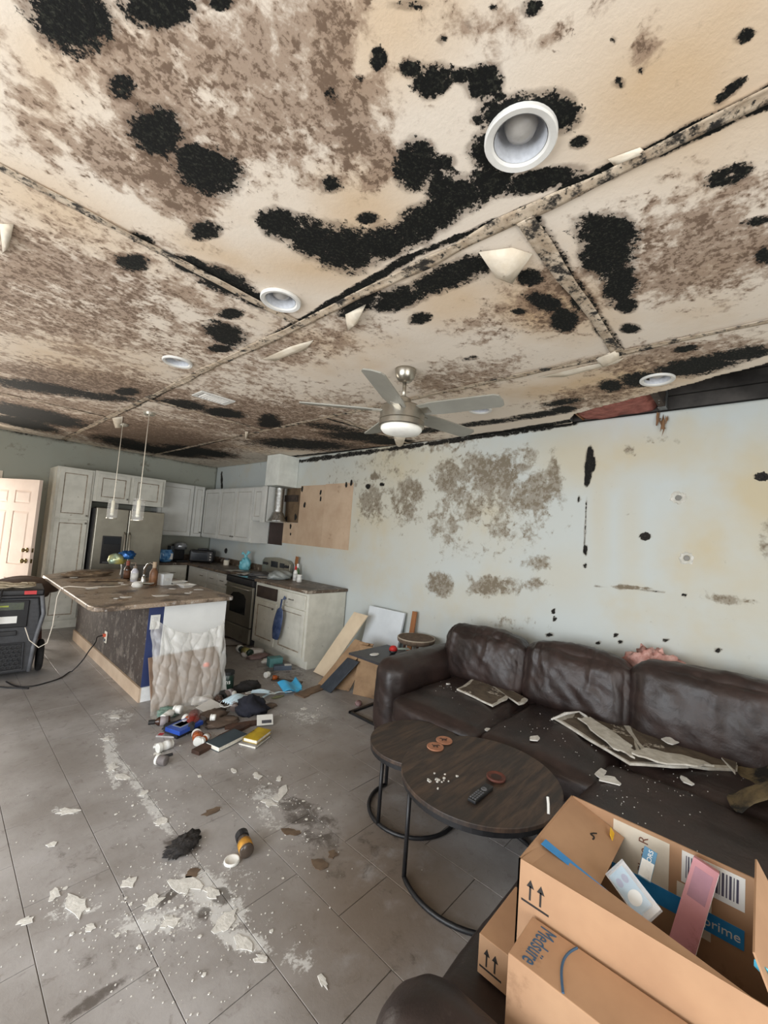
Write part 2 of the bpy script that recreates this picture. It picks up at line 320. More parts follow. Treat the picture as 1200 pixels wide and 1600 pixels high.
cuts = {(-2.6, -1.22): [.9, 4.5], (-1.22, -.15): [-.6, 3.0, 6.6], (-.15, 1.22): [1.88, 5.54], (1.22, 2.44): [.617, 4.27], (2.44, 3.66): [-.56, 3.1, 6.76]}
els_m, els_s, els_t = ell(UC, MOLD), ell(UC, STAIN), ell(UC, TAN)
for (x0, x1), ys in cuts.items():
    ed = [FY]+ys+[BY]
    for y0, y1 in zip(ed[:-1], ed[1:]):
        g = .003; seen = x1 > .5
        d = (.011 if y0 < 2.5 else .016) if seen else .12
        if y1 < -.1: d = .12
        nu = max(2, int((x1-x0)/d)); nv = max(2, int((y1-y0)/d))
        X, Y = np.meshgrid(np.linspace(x0+g, x1-g, nu), np.linspace(y0+g, y1-g, nv), indexing='ij'); x = X.ravel(); y = Y.ravel()
        sag = -.006*np.sin(math.pi*(x-x0)/(x1-x0))*fbm(x*.9, y*.9, 3)
        V = np.stack([x, y, H+sag], 1); Fq = gridfaces(nu, nv, True)
        if x1 > 3:
            c = V[Fq].mean(1); w = (fbm(c[:, 0]*9, c[:, 1]*9, 77)-.5)*.05
            Fq = Fq[~((c[:, 0] > hole_x(c[:, 1])+w) & (c[:, 1] < 1.27+w))]
        c = V[Fq].mean(1)
        for cx_, cy_ in CANS: Fq = Fq[np.hypot(c[:, 0]-cx_, c[:, 1]-cy_) > .078] if len(c) == len(Fq) else Fq; c = V[Fq].mean(1)
        me = npmesh('drywall_panel', V, Fq); P2 = (x, y)
        for nm, arr in (('mold', np.maximum(field(P2, els_m, (0, 1), .20, 9, 20, .85), caps(P2, MCAPS, UC, (0, 1))) if seen else 0*x),
                        ('stain', field(P2, els_s, (0, 1), .3, 2.5, 60, 1.1)+.10*fbm(x*1.5, y*1.5, 5)+np.clip((y-4.5)/9, 0, .3)),
                        ('tan', field(P2, els_t, (0, 1), .3, 2, 90, 1.4))):
            a = me.attributes.new(nm, 'FLOAT', 'POINT'); a.data.foreach_set('value', arr.astype(np.float32))
        o = link('drywall_panel', me, MAT_CEIL, ceil, smooth=True)
        if x1 > 3 and y0 < 1: s = o.modifiers.new('solid', 'SOLIDIFY'); s.thickness = .012; s.offset = -1
# joint tape along the sheet joints, cockled and partly let go
MAT_TAPE = M('old joint tape', (206, 190, 168), (170, 150, 126), 14, .9, bump=.3, bs=60, grime=(42, 38, 33), gs=12, gt=.5, gr2=(20, 19, 17))
def tape(x0, y0, x1, y1, w, seed, drop=.006):
    L = math.hypot(x1-x0, y1-y0); n = int(L/.02); dx, dy = (x1-x0)/L, (y1-y0)/L
    def fn(U, V):
        s = U*L; off = (V-.5)*w*(.75+.5*vn(s*6, V*0, seed)); wob = (vn(s*3, V*0, seed+1)-.5)*.012
        z = H-.004-drop*vn(s*5, V*2, seed+2)-.004*(2*V-1)**2*vn(s*9, V*0, seed+4)
        return np.stack([x0+dx*s-dy*(off+wob), y0+dy*s+dx*(off+wob), z], 1)
    o = sheet('joint_tape', 1, 1, MAT_TAPE, ceil, n, 5, fn, .001); return o
for i, a in enumerate([(1.22, -.3, 1.22, 8.0, .055), (2.44, -.3, 2.44, 8.0, .05), (.02, 1.88, 1.2, 1.88, .045), (1.24, .617, 2.42, .617, .06), (2.46, 3.1, 3.64, 3.1, .05), (1.24, 4.27, 2.42, 4.27, .05), (.0, 5.54, 1.2, 5.54, .05)]): tape(*a, 200+i*7)
# torn paper hanging from the ceiling
MAT_PAPER = M('torn facing paper', (222, 212, 194), (204, 190, 168), 9, .9, bump=.2)
def flap(pts, z0, drop, seed):
    cs = [UC(*p) for p in pts]
    n = 8; c = sum(cs, Vector())/len(cs); mb = MB(); k = len(cs); vs = []
    rs = random.Random(seed)
    for q in (0, .35, .7, 1):
        for p in cs:
            w = c.lerp(p, 1-q*.96); vs.append((w.x, w.y, H-.004-drop*math.sin(min(1, q*1.1)*1.3)*(.8+.3*rs.random())))
    fs = [(r*k+i, r*k+(i+1) % k, (r+1)*k+(i+1) % k, (r+1)*k+i) for r in range(3) for i in range(k)]; fs.append(tuple(range(3*k, 4*k)))
    mb.add(vs, fs); o = mb.build('paper_flap', MAT_PAPER, ceil, smooth=True); s = o.modifiers.new('s', 'SOLIDIFY'); s.thickness = .0015; return o
flap([(748, 392), (800, 385), (832, 395), (800, 442), (775, 432)], 0, .05, 1); flap([(540, 490), (572, 474), (560, 500), (542, 516)], 0, .04, 2)
flap([(410, 560), (455, 540), (490, 530), (478, 545), (455, 553), (430, 563)], 0, .012, 3); flap([(930, 560), (962, 545), (972, 556), (940, 572)], 0, .03, 4)
flap([(0, 348), (22, 348), (14, 385), (4, 395)], 0, .03, 5); flap([(175, 652), (192, 650), (190, 668), (180, 668)], 0, .03, 6)
flap([(615, 682), (634, 682), (628, 700), (622, 704)], 0, .025, 8); flap([(840, 588), (975, 558), (965, 566), (880, 588)], 0, .008, 9); flap([(383, 674), (388, 674), (386, 684), (383, 684)], 0, .03, 11)
flap([(950, 246), (1000, 228), (1010, 236), (960, 256)], 0, .01, 12)
# ---- right wall
UW = lambda x, y: PX(x, y, WX)
def wallmesh(name, mat, axis, lo, hi, d, fns, opening=None):
    nu = int((hi-lo)/d); nv = int(H/d); U, Z = np.meshgrid(np.linspace(lo, hi, nu), np.linspace(0, H, nv), indexing='ij'); u = U.ravel(); z = Z.ravel()
    if axis == 'x': V = np.stack([0*u+WX, u, z], 1); Fq = gridfaces(nu, nv, True)
    else: V = np.stack([u, 0*u+BY, z], 1); Fq = gridfaces(nu, nv)
    if opening:
        c = V[Fq].mean(1); Fq = Fq[~((c[:, 0] > opening[0]) & (c[:, 0] < opening[1]) & (c[:, 2] < opening[2]))]
    me = npmesh(name, V, Fq)
    for nm, fn in fns.items():
        a = me.attributes.new(nm, 'FLOAT', 'POINT'); a.data.foreach_set('value', fn(u, z).astype(np.float32))
    o = link(name, me, mat, None, smooth=True); s = o.modifiers.new('s', 'SOLIDIFY'); s.thickness = .1; s.offset = -1 
    return o
WST = [(600, 760, 110, 70, 0, .22), (770, 735, 62, 34, 0, .60), (740, 770, 70, 45, 0, .42), (835, 770, 40, 40, 0, .5), (700, 745, 36, 30, -20, .5), (800, 815, 60, 40, 0, .34), (690, 815, 30, 50, 0, .34), (640, 765, 22, 20, 0, .60), (630, 790, 20, 30, 0, .5), (580, 785, 24, 34, 0, .42), (585, 745, 10, 6, 0, .7),
 (690, 912, 20, 18, 0, .58), (770, 915, 44, 17, 0, .58), (835, 912, 22, 14, 0, .45), (840, 880, 24, 14, 0, .4), (865, 750, 14, 40, 0, .5), (760, 860, 60, 20, 0, .2), (1040, 690, 40, 8, 0, .25), (985, 705, 12, 10, 0, .35), (1150, 938, 60, 8, 5, .45), (1195, 850, 14, 40, 0, .3), (800, 975, 60, 12, 5, .25), (985, 918, 30, 3, 2, .7), (660, 700, 90, 14, -6, .35)]
WTN = [(590, 780, 130, 90, 0, .6), (610, 725, 80, 36, 0, .8), (560, 760, 40, 50, 0, .4), (900, 715, 70, 45, 0, .8), (1010, 705, 110, 34, -6, .65), (1185, 760, 46, 80, 0, .9), (935, 790, 16, 110, 0, .5), (1090, 840, 60, 60, 0, .35), (690, 720, 50, 30, 0, .6), (1190, 930, 60, 60, 0, .5), (760, 925, 70, 34, 0, .35), (880, 900, 50, 40, 0, .4), (985, 820, 18, 100, 0, .4), (730, 800, 110, 70, 0, .3)]
WML = [(922, 712, 6, 16), (919, 735, 6, 20), (926, 725, 5, 12), (917, 752, 4, 9), (915, 860, 3, 8), (914, 884, 2.5, 4), (865, 955, 3, 4), (866, 967, 3, 4), (858, 992, 6, 3), (962, 992, 4, 3), (970, 1003, 4, 3), (935, 1004, 5, 2), (1190, 745, 13, 5, 10), (1008, 838, 9, 6), (1122, 1016, 5, 4), (1070, 930, 4, 3), (905, 780, 2, 5), (463, 795, 3, 12), (472, 806, 3, 3), (1040, 1000, 6, 3, 0, .6), (455, 790, 2, 2), (575, 760, 4, 4), (597, 757, 4, 3)]
we, wt, wm = ell(UW, WST), ell(UW, WTN), ell(UW, WML)
WCP = [(420, 727, 600, 703, .03, .75), (600, 703, 900, 661, .025, .8), (916, 740, 914, 860, .006, .6), (930, 915, 1040, 925, .006, .5), (346, 740, 347, 760, .04, .8)]
wr_ = wallmesh('wall_right', MAT_WALLR, 'x', -.5, BY, .016, {
    'mold': lambda u, z: np.maximum(field((u, z), wm, (1, 2), .12, 12, 31), caps((u, z), WCP, UW, (1, 2), 10, 55, .9)),
    'stain': lambda u, z: field((u, z), we, (1, 2), .3, 3, 71, .9)+.06*fbm(u*2, z*2, 15),
    'tan': lambda u, z: field((u, z), wt, (1, 2), .3, 2, 91, 1.3)})
tag(wr_, 'stained grey wall behind the leather sofa', None, None, 'structure')
wr2 = MB().box((WX, FY, 0), (WX+.1, -.5, H)).build('wall_right_near', MAT_PLAIN); tag(wr2, None, None, None, 'structure')
wb = wallmesh('wall_back', MAT_WALLB, 'y', FX, WX, .04, {'mold': lambda u, z: np.clip((z-2.66)*9, 0, 1)*fbm(u*4, z*4, 8)*.9, 'stain': lambda u, z: .22*fbm(u*1.7, z*1.7, 44)+.1*(z > 2.4), 'tan': lambda u, z: .5*fbm(u, z, 2)}, opening=(-.40, .52, 2.06))
tag(wb, 'grey back wall above the kitchen cabinets', None, None, 'structure')
t1 = MB().box((-.5, BY-.02, 0), (-.40, BY, 2.16)).box((-.40, BY-.02, 2.06), (.52, BY, 2.16)).box((.52, BY-.02, 0), (.62, BY, 2.16)).build('trim_1', M('white trim paint', (226, 214, 196), (214, 200, 182), 5, .6)); tag(t1, None, None, None, 'structure')
# unseen sides of the room with their window openings
wl = MB().box((FX-.1, FY, 0), (FX, -.5, H)).box((FX-.1, 3.7, 0), (FX, BY, H)).box((FX-.1, -.5, 0), (FX, 3.7, .3)).box((FX-.1, -.5, 2.35), (FX, 3.7, H)).build('wall_left', MAT_PLAIN); tag(wl, None, None, None, 'structure')
wf = MB().box((FX, FY-.1, 0), (-2.1, FY, H)).box((1.3, FY-.1, 0), (WX, FY, H)).box((-2.1, FY-.1, 2.35), (1.3, FY, H)).build('wall_front', MAT_PLAIN); tag(wf, None, None, None, 'structure')
bb = MB().box((WX-.014, -.5, 0), (WX, 3.95, .09)).build('baseboard_right', M('white trim paint', (226, 214, 196))); tag(bb, None, None, None, 'structure')
# torn plaster rings where wall fittings were pulled out
MAT_PL = M('bare plaster', (214, 212, 204), (186, 184, 174), 20, .95, bump=.4); MAT_DK = M('dark cavity', (20, 18, 16), (40, 36, 32), 9, .9)
for i, (x, y, r, dk) in enumerate(((1060, 778, .05, 0), (1008, 838, .034, 1), (1073, 872, .05, 0), (1190, 745, .035, 1))):
    c = PX(x, y, WX); mb = MB(); n = 20; rs = random.Random(i+5); vs = []
    for q, dpt in ((1, -.001), (.8, .006), (.55, .004), (.4, -.001)):
        for j in range(n):
            a = 2*math.pi*j/n; rr = r*q*(.8+.4*rs.random()); vs.append((c.x-dpt, c.y+rr*math.cos(a), c.z+rr*math.sin(a)))
    mb.add(vs, [(k*n+j, k*n+(j+1) % n, (k+1)*n+(j+1) % n, (k+1)*n+j) for k in range(3) for j in range(n)])
    o = mb.build('torn_anchor_ring', MAT_DK if dk else MAT_PL, wr_); part_label(o, 'torn plaster ring around an anchor hole')
    MB().lathe([(r*.42, 0), (r*.35, .004), (0, .004)], 10, (c.x-.0005, c.y, c.z), (0, -HP, 0)).build('anchor_hole', MAT_DK if dk else M('grey plug', (120, 118, 112)), wr_)
# ---- above the torn-out ceiling strip
MAT_JOIST = M('old joist timber', (70, 58, 48), (48, 39, 33), 12, .85, bump=.3, grime=(24, 20, 18), gs=5)
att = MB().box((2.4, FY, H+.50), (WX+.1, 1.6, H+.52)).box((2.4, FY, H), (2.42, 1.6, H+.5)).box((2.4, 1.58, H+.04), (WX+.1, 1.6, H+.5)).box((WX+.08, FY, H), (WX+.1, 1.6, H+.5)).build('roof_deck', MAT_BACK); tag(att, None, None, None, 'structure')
for i, z in enumerate((H+.02, H+.13, H+.24)): MB().box((WX+.02, -1.2, z), (WX+.075, 1.56, z+.1)).build('roof_board', M('grey roof board', (76, 72, 68), (54, 51, 48), 6, .9, bump=.2), att)
MAT_STEEL = M('galvanised strap', (150, 152, 150), (110, 112, 112), 20, .45, .8)
for y, lb in ((.56, 'dark timber joist exposed beside the pink insulation'), (-.06, 'dark timber joist exposed at the right edge of the ceiling hole'), (1.26, 'dark timber joist end at the left tip of the ceiling hole')):
    j = thing('ceiling_joist', lb, 'joist', (3.2, y, H), group='exposed ceiling joists')
    MB().box((-.75, 0, .012), (.46, .045, .15)).build('timber', MAT_JOIST, j, bevel=.003)
    MB().box((.36, -.004, .012), (.44, -.001, .15)).box((.36, -.004, .008), (.44, .05, .011)).build('strap', MAT_STEEL, j)
    for k in range(2): MB().lathe([(.006, 0), (.004, .003), (0, .003)], 8, (.2+.06*k, .015+.01*k, .011), (math.pi, 0, 0)).build('screw', MAT_STEEL, j)
ins = thing('insulation_batt', 'dusty pink insulation batt in the ceiling hole', 'insulation', (3.40, .91, H+.02))
soft('batt', (.66, .56, .13), .05, M('pink insulation', (168, 104, 92), (128, 72, 62), 14, .95, bump=.6, bs=50), ins, (0, 0, .07), puff=.03, wr=.03, seed=4)
MB().box((-.33, .262, .0), (.33, .275, .14)).build('facing', M('brown kraft facing', (150, 104, 66), (120, 80, 52)), ins)
for i, (x, y) in enumerate(((1034, 662), (1028, 655), (1042, 656), (1037, 668))):
    c = PX(x, y, WX-.012-.006*i); o = shard('torn_paper_shred', 0, 0, .03, M('brown torn paper', (140, 104, 70), (90, 68, 50)), .002, seed=50+i, n=11, parent=wr_, jag=.8); o.location = c; o.rotation_euler = (.3*i-.5, -HP+.15, 0); o.scale = (1.9, .55, 1)
# ---- floor of long stone-look tiles
def floor_mat():
    t = NT('dirty grey tile'); P = t.pos()
    n = t.noise(2.2, 6, .6, P); n2 = t.noise(17, 8, .72, P, .6); n3_ = t.noise(70, 5, .7, P)
    col = t.mix(t.ramp(n, .3, .72), rgba((142, 137, 133)), rgba((172, 169, 168))); col = t.mix(t.ma('MULTIPLY', t.ramp(n2, .54, .72), .55), col, rgba((98, 90, 82)))
    def el(lst, z=0):
        acc = None
        for x, y, rx, ry, an, s in lst:
            c = PZ(x, y, 0); an = math.radians(an); ca, sa = math.cos(an), math.sin(an)
            a = PZ(x+rx*ca, y+rx*sa, 0)-c; b = PZ(x-ry*sa, y+ry*ca, 0)-c
            Iv = Matrix(((a.x, b.x), (a.y, b.y))).inverted()
            sep = t.N.new('ShaderNodeMapping'); sep.vector_type = 'POINT'
            # affine map to the unit circle through dot products
            outs = []
            for row in (0, 1):
                d = t.N.new('ShaderNodeVectorMath'); d.operation = 'DOT_PRODUCT'; t.L(P, d.inputs[0]); d.inputs[1].default_value = (Iv[row][0], Iv[row][1], 0)
                outs.append(t.ma('SUBTRACT', d.outputs['Value'], Iv[row][0]*c.x+Iv[row][1]*c.y))
            t.N.remove(sep)
            r = t.ma('SQRT', t.ma('ADD', t.ma('MULTIPLY', outs[0], outs[0]), t.ma('MULTIPLY', outs[1], outs[1])))
            v = t.ma('MULTIPLY', t.ramp(r, 1.35, .3), s); acc = v if acc is None else t.ma('MAXIMUM', acc, v)
        return acc
    dust = el([(175, 1180, 16, 66, -8, .8), (205, 1215, 60, 12, 55, .7), (240, 1265, 80, 14, 52, .7), (330, 1400, 90, 45, 40, .9), (250, 1440, 90, 30, -5, .7), (380, 1470, 60, 26, 20, .9), (420, 1245, 60, 20, 20, .6), (110, 1420, 60, 24, -10, .6), (470, 1500, 40, 40, 0, .5), (100, 1268, 30, 10, 0, .6), (480, 1120, 40, 14, 10, .6), (180, 1120, 40, 20, 0, .6), (420, 1280, 40, 20, 40, .55), (320, 1380, 160, 110, 20, .35)])
    dirt_shade = el([(285, 1322, 40, 28, 0, .9), (345, 1400, 22, 20, 0, .9), (320, 1430, 16, 16, 0, .9), (470, 1270, 60, 30, 30, .8), (500, 1300, 50, 60, 0, .7), (280, 1385, 60, 8, -45, .9), (150, 1560, 100, 14, -35, .7), (200, 1490, 130, 60, -10, .45), (120, 1340, 120, 60, 0, .4), (440, 1050, 70, 30, 10, .6), (520, 1350, 60, 60, 0, .45), (80, 1080, 110, 40, 0, .25), (340, 1110, 110, 50, 0, .35), (420, 1240, 80, 30, 10, .5), (600, 1330, 60, 120, 0, .5), (620, 1500, 60, 110, 0, .45), (180, 1060, 40, 14, 0, .5)])  # dirt smears, plus shade under the coffee tables painted as brown ellipses
    film = el([(610, 1380, 150, 280, 0, .8), (520, 1180, 120, 90, 0, .35), (300, 1060, 160, 50, 0, .3), (640, 1250, 120, 120, 0, .5)]); col = t.mix(t.ma('MULTIPLY', film, t.ramp(t.noise(4, 6, .65, P), .2, .5)), col, rgba((112, 97, 82)))  # brown dirt film, with the shade around the coffee tables put into it
    dm = t.ramp(t.ma('ADD', dust, t.ma('ADD', t.ma('MULTIPLY', t.ma('SUBTRACT', n2, .5), 2.2), t.ma('MULTIPLY', t.ma('SUBTRACT', n3_, .5), 1.3))), .44, .74); col = t.mix(t.ma('MULTIPLY', dm, .8), col, rgba((214, 214, 212)))
    km = t.ramp(t.ma('ADD', dirt_shade, t.ma('MULTIPLY', t.ma('SUBTRACT', t.noise(11, 8, .75, P, .5), .5), 2.0)), .45, .85); col = t.mix(t.ma('MULTIPLY', km, .75), col, rgba((66, 57, 49)))
    sp = t.ramp(n3_, .68, .74); col = t.mix(t.ma('MULTIPLY', sp, .5), col, rgba((225, 225, 222)))
    t.set('Base Color', col); t.set('Roughness', t.ma('ADD', .30, t.ma('MULTIPLY', t.ma('ADD', n2, dm), .28))); t.bump(t.ma('ADD', n2, t.ma('MULTIPLY', n3_, .4)), .18, .006); return t.m
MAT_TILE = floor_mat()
fl = MB().box((FX, FY, -.1), (WX+.1, BY+.3, -.0045)).build('floor', M('dark grout', (116, 109, 102), (88, 81, 74), 4, .95)); tag(fl, 'dirty grey tiled floor strewn with plaster', None, None, 'structure')
TM = {}
def tile(x0, x1, y0, y1):
    w, l = round(x1-x0, 3), round(y1-y0, 3)
    if (w, l) not in TM:
        b = .001; mb = MB(); g = .0015
        vs = [(g, g, -.006), (w-g, g, -.006), (w-g, l-g, -.006), (g, l-g, -.006), (g, g, -b), (w-g, g, -b), (w-g, l-g, -b), (g, l-g, -b), (g+b, g+b, 0), (w-g-b, g+b, 0), (w-g-b, l-g-b, 0), (g+b, l-g-b, 0)]
        fs = [(0, 1, 5, 4), (1, 2, 6, 5), (2, 3, 7, 6), (3, 0, 4, 7), (4, 5, 9, 8), (5, 6, 10, 9), (6, 7, 11, 10), (7, 4, 8, 11), (8, 9, 10, 11)]
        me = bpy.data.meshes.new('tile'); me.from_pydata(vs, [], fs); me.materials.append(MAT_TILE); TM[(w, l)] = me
    o = bpy.data.objects.new('tile', TM[(w, l)]); COL.objects.link(o); o.parent = fl
    o.location = (x0, y0, random.uniform(-.0006, .0004)); return o
k = 0; x = .41-.305*6
while x < WX-.01:
    x1 = min(x+.305, WX); off = 1.03-(.305 if k % 2 else 0)-.61*3; y = off
    while y < BY-.01:
        y1 = min(y+.61, BY); tile(x, x1, max(y, -.8), y1) if y1 > -.7 else None; y += .61
    x += .305; k += 1
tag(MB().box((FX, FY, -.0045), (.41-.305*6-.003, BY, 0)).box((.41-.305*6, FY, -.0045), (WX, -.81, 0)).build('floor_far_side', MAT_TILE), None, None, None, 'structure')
# ================================================================ kitchen
CAB = M('distressed white cabinet paint', (214, 212, 200), (198, 196, 184), 6, .55, bump=.05, grime=(120, 106, 88), gs=9, gt=.64, gw=.08, gr2=(66, 55, 46))
CAB2 = M('plain white cabinet paint', (208, 208, 202), (196, 196, 190), 4, .55, grime=(150, 140, 122), gs=5, gt=.66)
GAP = M('dark cabinet gap', (52, 42, 36), (66, 54, 46), 8, .9)
KNOB = M('brushed nickel', (150, 146, 138), (120, 116, 110), 30, .35, .9)
STEEL = M('stainless steel', (176, 172, 160), (158, 154, 142), 2.5, .34, .85, grime=(128, 122, 108), gs=3, gt=.55, gw=.25)
BLKP = M('black plastic', (26, 26, 28), (38, 38, 40), 20, .5, bump=.05)
COUNTER = M('brown laminate counter', (88, 74, 62), (116, 100, 84), 18, .45, grime=(62, 50, 42), gs=3, gt=.5, gr2=(178, 168, 154))
DUST = M('white plaster dust', (226, 224, 218), (204, 202, 196), 25, .95, bump=.4, bs=80)
CHROME = M('chrome', (206, 208, 208), None, 4, .12, 1); WHITE = M('white plastic', (232, 232, 228), (220, 220, 214), 6, .4); CREAM = M('cream plastic', (226, 220, 204))
WORN = M('worn brown paint edge', (176, 164, 146), (112, 96, 78), 16, .7, det=6); SOFTW = M('greyed paint edge', (184, 182, 174), (164, 160, 150), 12, .6)
def door_mesh(w, h, t=.02, st=.055, rec=.009):
    mb = MB(); mb.box((0, 0, 0), (st, t, h)).box((w-st, 0, 0), (w, t, h)).box((st, 0, 0), (w-st, t, st)).box((st, 0, h-st), (w-st, t, h))
    b = .012
    o = [(st, 0, st), (w-st, 0, st), (w-st, 0, h-st), (st, 0, h-st)]; i = [(st+b, rec, st+b), (w-st-b, rec, st+b), (w-st-b, rec, h-st-b), (st+b, rec, h-st-b)]
    mb.add(o+i, [(0, 1, 5, 4), (1, 2, 6, 5), (2, 3, 7, 6), (3, 0, 4, 7), (4, 5, 6, 7)]); return mb
def knob(par, x, z, y=0): return MB().lathe([(.005, 0), (.005, .012), (.013, .016), (.014, .024), (.008, .028), (0, .028)], 12, (x, y, z), (HP, 0, 0)).build('knob', KNOB, par, smooth=True)
def pull(par, x, z, w=.08): return MB().tube([(x-w/2, 0, z), (x-w/2, -.022, z), (x+w/2, -.022, z), (x+w/2, 0, z)], .005, 8).build('handle', KNOB, par, smooth=True)
def cabinet(name, label, loc, rz, w, d, h, items, mat=CAB, group=None, toe=0, body=None):
    """front faces local -y, left front bottom corner at loc; items = (kind, x, z, w, h, knobx, knobz)"""
    t = thing(name, label, 'cabinet', loc, rz, group)
    mb = MB().box((0, .021, toe), (w, d, h))
    if toe: mb.box((0, .07, 0), (w, d, toe))
    mb.build('body', body or mat, t, bevel=.002)
    for it in items:
        kd, x, z, ww, hh = it[:5]
        if kd == 'door':
            o = door_mesh(ww, hh, st=min(.055, ww*.22)).build('door', mat, t, bevel=.0025); o.location = (x, 0, z); o.data.materials.append(WORN if mat is CAB else SOFTW)
            for pi in range(24, 28): o.data.polygons[pi].material_index = 1
            if len(it) > 5: knob(o, it[5]-x, it[6]-z)
        elif kd == 'drawer':
            o = MB().box((0, 0, 0), (ww, .02, hh)).build('drawer', mat, t, bevel=.004); o.location = (x, 0, z)
            pull(o, ww/2, hh/2)
        elif kd == 'hole':
            MB().box((0, .0, 0), (ww, .0215, hh)).build('open_drawer_bay', GAP, t).location = (x, -.0006, z)
        elif kd == 'plinth':
            MB().box((0, 0, 0), (ww, .03, hh)).build('plinth', mat, t).location = (x, 0, z)
    return t
# --- back wall: pantry, fridge cabinet, uppers
cabinet('pantry_cabinet', 'tall worn white pantry cabinet beside the entry door', (1.13, 7.43, 0), 0, .44, .6, 2.29, [('door', .03, 1.575, .38, .69, .385, 1.61), ('door', .03, .13, .38, 1.42, .385, 1.50), ('plinth', 0, 0, .44, .11)])
cabinet('over_fridge_cabinet', 'worn white two-door cabinet above the refrigerator', (1.575, 7.43, 1.84), 0, .975, .6, .46, [('door', .04, .02, .42, .40, .435, .07), ('door', .51, .02, .42, .40, .535, .07)])
cabinet('wall_cabinet', 'wide white wall cabinet right of the refrigerator', (2.555, 7.72, 1.38), 0, .585, .32, .92, [('door', .01, .015, .565, .89)], CAB2, 'upper cabinets')
cabinet('wall_cabinet', 'narrow white wall cabinet in the kitchen corner', (3.145, 7.72, 1.38), 0, .185, .32, .92, [('door', .005, .015, .175, .89, .15, .08)], CAB2, 'upper cabinets')
R9 = -HP
cabinet('wall_cabinet', 'white corner wall cabinet on the stove side', (3.33, 7.715, 1.38), R9, .62, .32, .88, [('door', .01, .015, .60, .85)], CAB2, 'upper cabinets')
cabinet('wall_cabinet', 'white two-door wall cabinet left of the stove', (3.33, 7.09, 1.38), R9, 1.11, .32, .88, [('door', .01, .015, .54, .85, .52, .07), ('door', .56, .015, .54, .85, .59, .07)], CAB2, 'upper cabinets')
sc = cabinet('wall_cabinet', 'short white wall cabinet with its side left hanging open over the stove', (3.33, 5.975, 1.73), R9, .40, .32, .53, [('door', .01, .01, .27, .50)], CAB2, 'upper cabinets')
MB().box((.30, -.03, -.02), (.40, .0, .53)).build('loose_stile', CAB2, sc, bevel=.003)
# --- base cabinets
cabinet('base_cabinet', 'white base cabinet with scuffed drawer beside the refrigerator', (2.56, 7.43, 0), 0, .475, .6, .89, [('drawer', .02, .68, .44, .18), ('door', .02, .12, .44, .54)], CAB, 'base cabinets', .1)
cabinet('base_cabinet', 'white drawer base cabinet left of the stove', (3.04, 6.66, 0), R9, .70, .6, .89, [('drawer', .02, .70, .32, .16), ('drawer', .36, .70, .32, .16), ('drawer', .02, .48, .32, .20), ('drawer', .36, .48, .32, .20), ('door', .02, .12, .32, .34), ('door', .36, .12, .32, .34)], CAB2, 'base cabinets', .1)
cabinet('base_cabinet', 'white corner base cabinet under the toaster oven', (3.04, 7.425, 0), R9, .76, .6, .89, [('drawer', .4, .70, .34, .16), ('door', .4, .12, .34, .55)], CAB2, 'base cabinets', .1)
cabinet('base_cabinet', 'worn white base cabinet with a missing drawer and hanging bag', (3.04, 5.185, 0), R9, 1.19, .6, .89, [('hole', .06, .70, .47, .15), ('drawer', .60, .70, .55, .16), ('door', .05, .13, .50, .53, .50, .60), ('door', .60, .13, .55, .55, .64, .62)], CAB, 'base cabinets', .1)
# --- counters
def slab(name, label, boxes, mat, cat, bev=.008):
    mb = MB()
    for b in boxes: mb.box(*b)
    o = mb.build(name, mat, None, bevel=bev); return tag(o, label, cat)
slab('countertop', 'brown countertop in the corner holding the coffee maker', [((2.54, 7.41, .892), (WX-.003, BY-.003, .93)), ((3.02, 5.962, .892), (WX-.003, 7.409, .93))], COUNTER, 'countertop', .004)
slab('countertop', 'brown countertop right of the stove above the hanging bag', [((3.02, 3.98, .892), (WX-.003, 5.185, .93))], COUNTER, 'countertop')
slab('backsplash', 'dark backsplash strip behind the coffee maker', [((2.54, BY-.022, .931), (WX-.003, BY-.003, 1.03))], COUNTER, 'backsplash', .002)
slab('backsplash', 'dark backsplash strip left of the stove', [((WX-.022, 5.962, .931), (WX-.003, BY-.024, 1.03))], COUNTER, 'backsplash', .002)
# --- fridge
fr = thing('refrigerator', 'stainless side-by-side refrigerator with water dispenser', 'refrigerator', (1.60, 7.25, 0))
MB().box((0, .07, .02), (.92, .76, 1.74)).build('body', M('dark grey fridge side', (50, 50, 52), (62, 62, 64)), fr, bevel=.006)
MB().box((.02, .06, 0), (.9, .09, .1)).build('kick_plate', BLKP, fr)
for i, (a, b) in enumerate(((0.0, .415), (.422, .92))):
    d = MB().box((a, 0, .11), (b, .065, 1.75)).build('door', STEEL, fr, bevel=.012, bseg=3)
    hx = .385 if i == 0 else .452
    MB().tube([(hx, 0, .62), (hx, -.05, .66), (hx, -.058, 1.0), (hx, -.05, 1.36), (hx, 0, 1.40)], .013, 8).build('handle', STEEL, d, smooth=True)
    if i == 0:
        dp = MB().box((.11, -.006, .93), (.355, .002, 1.34)).build('dispenser', BLKP, d, bevel=.004)
        MB().box((.13, -.009, 1.22), (.335, -.0055, 1.32)).build('control_panel', M('dark glass', (30, 34, 40), None, 5, .15), d)
        MB().box((.14, -.012, .94), (.325, -.0055, .96)).build('drip_tray', M('grey plastic', (90, 90, 92)), d)
MB().box((.1, .1, 1.741), (.82, .6, 1.76)).build('hinge_cover', BLKP, fr)
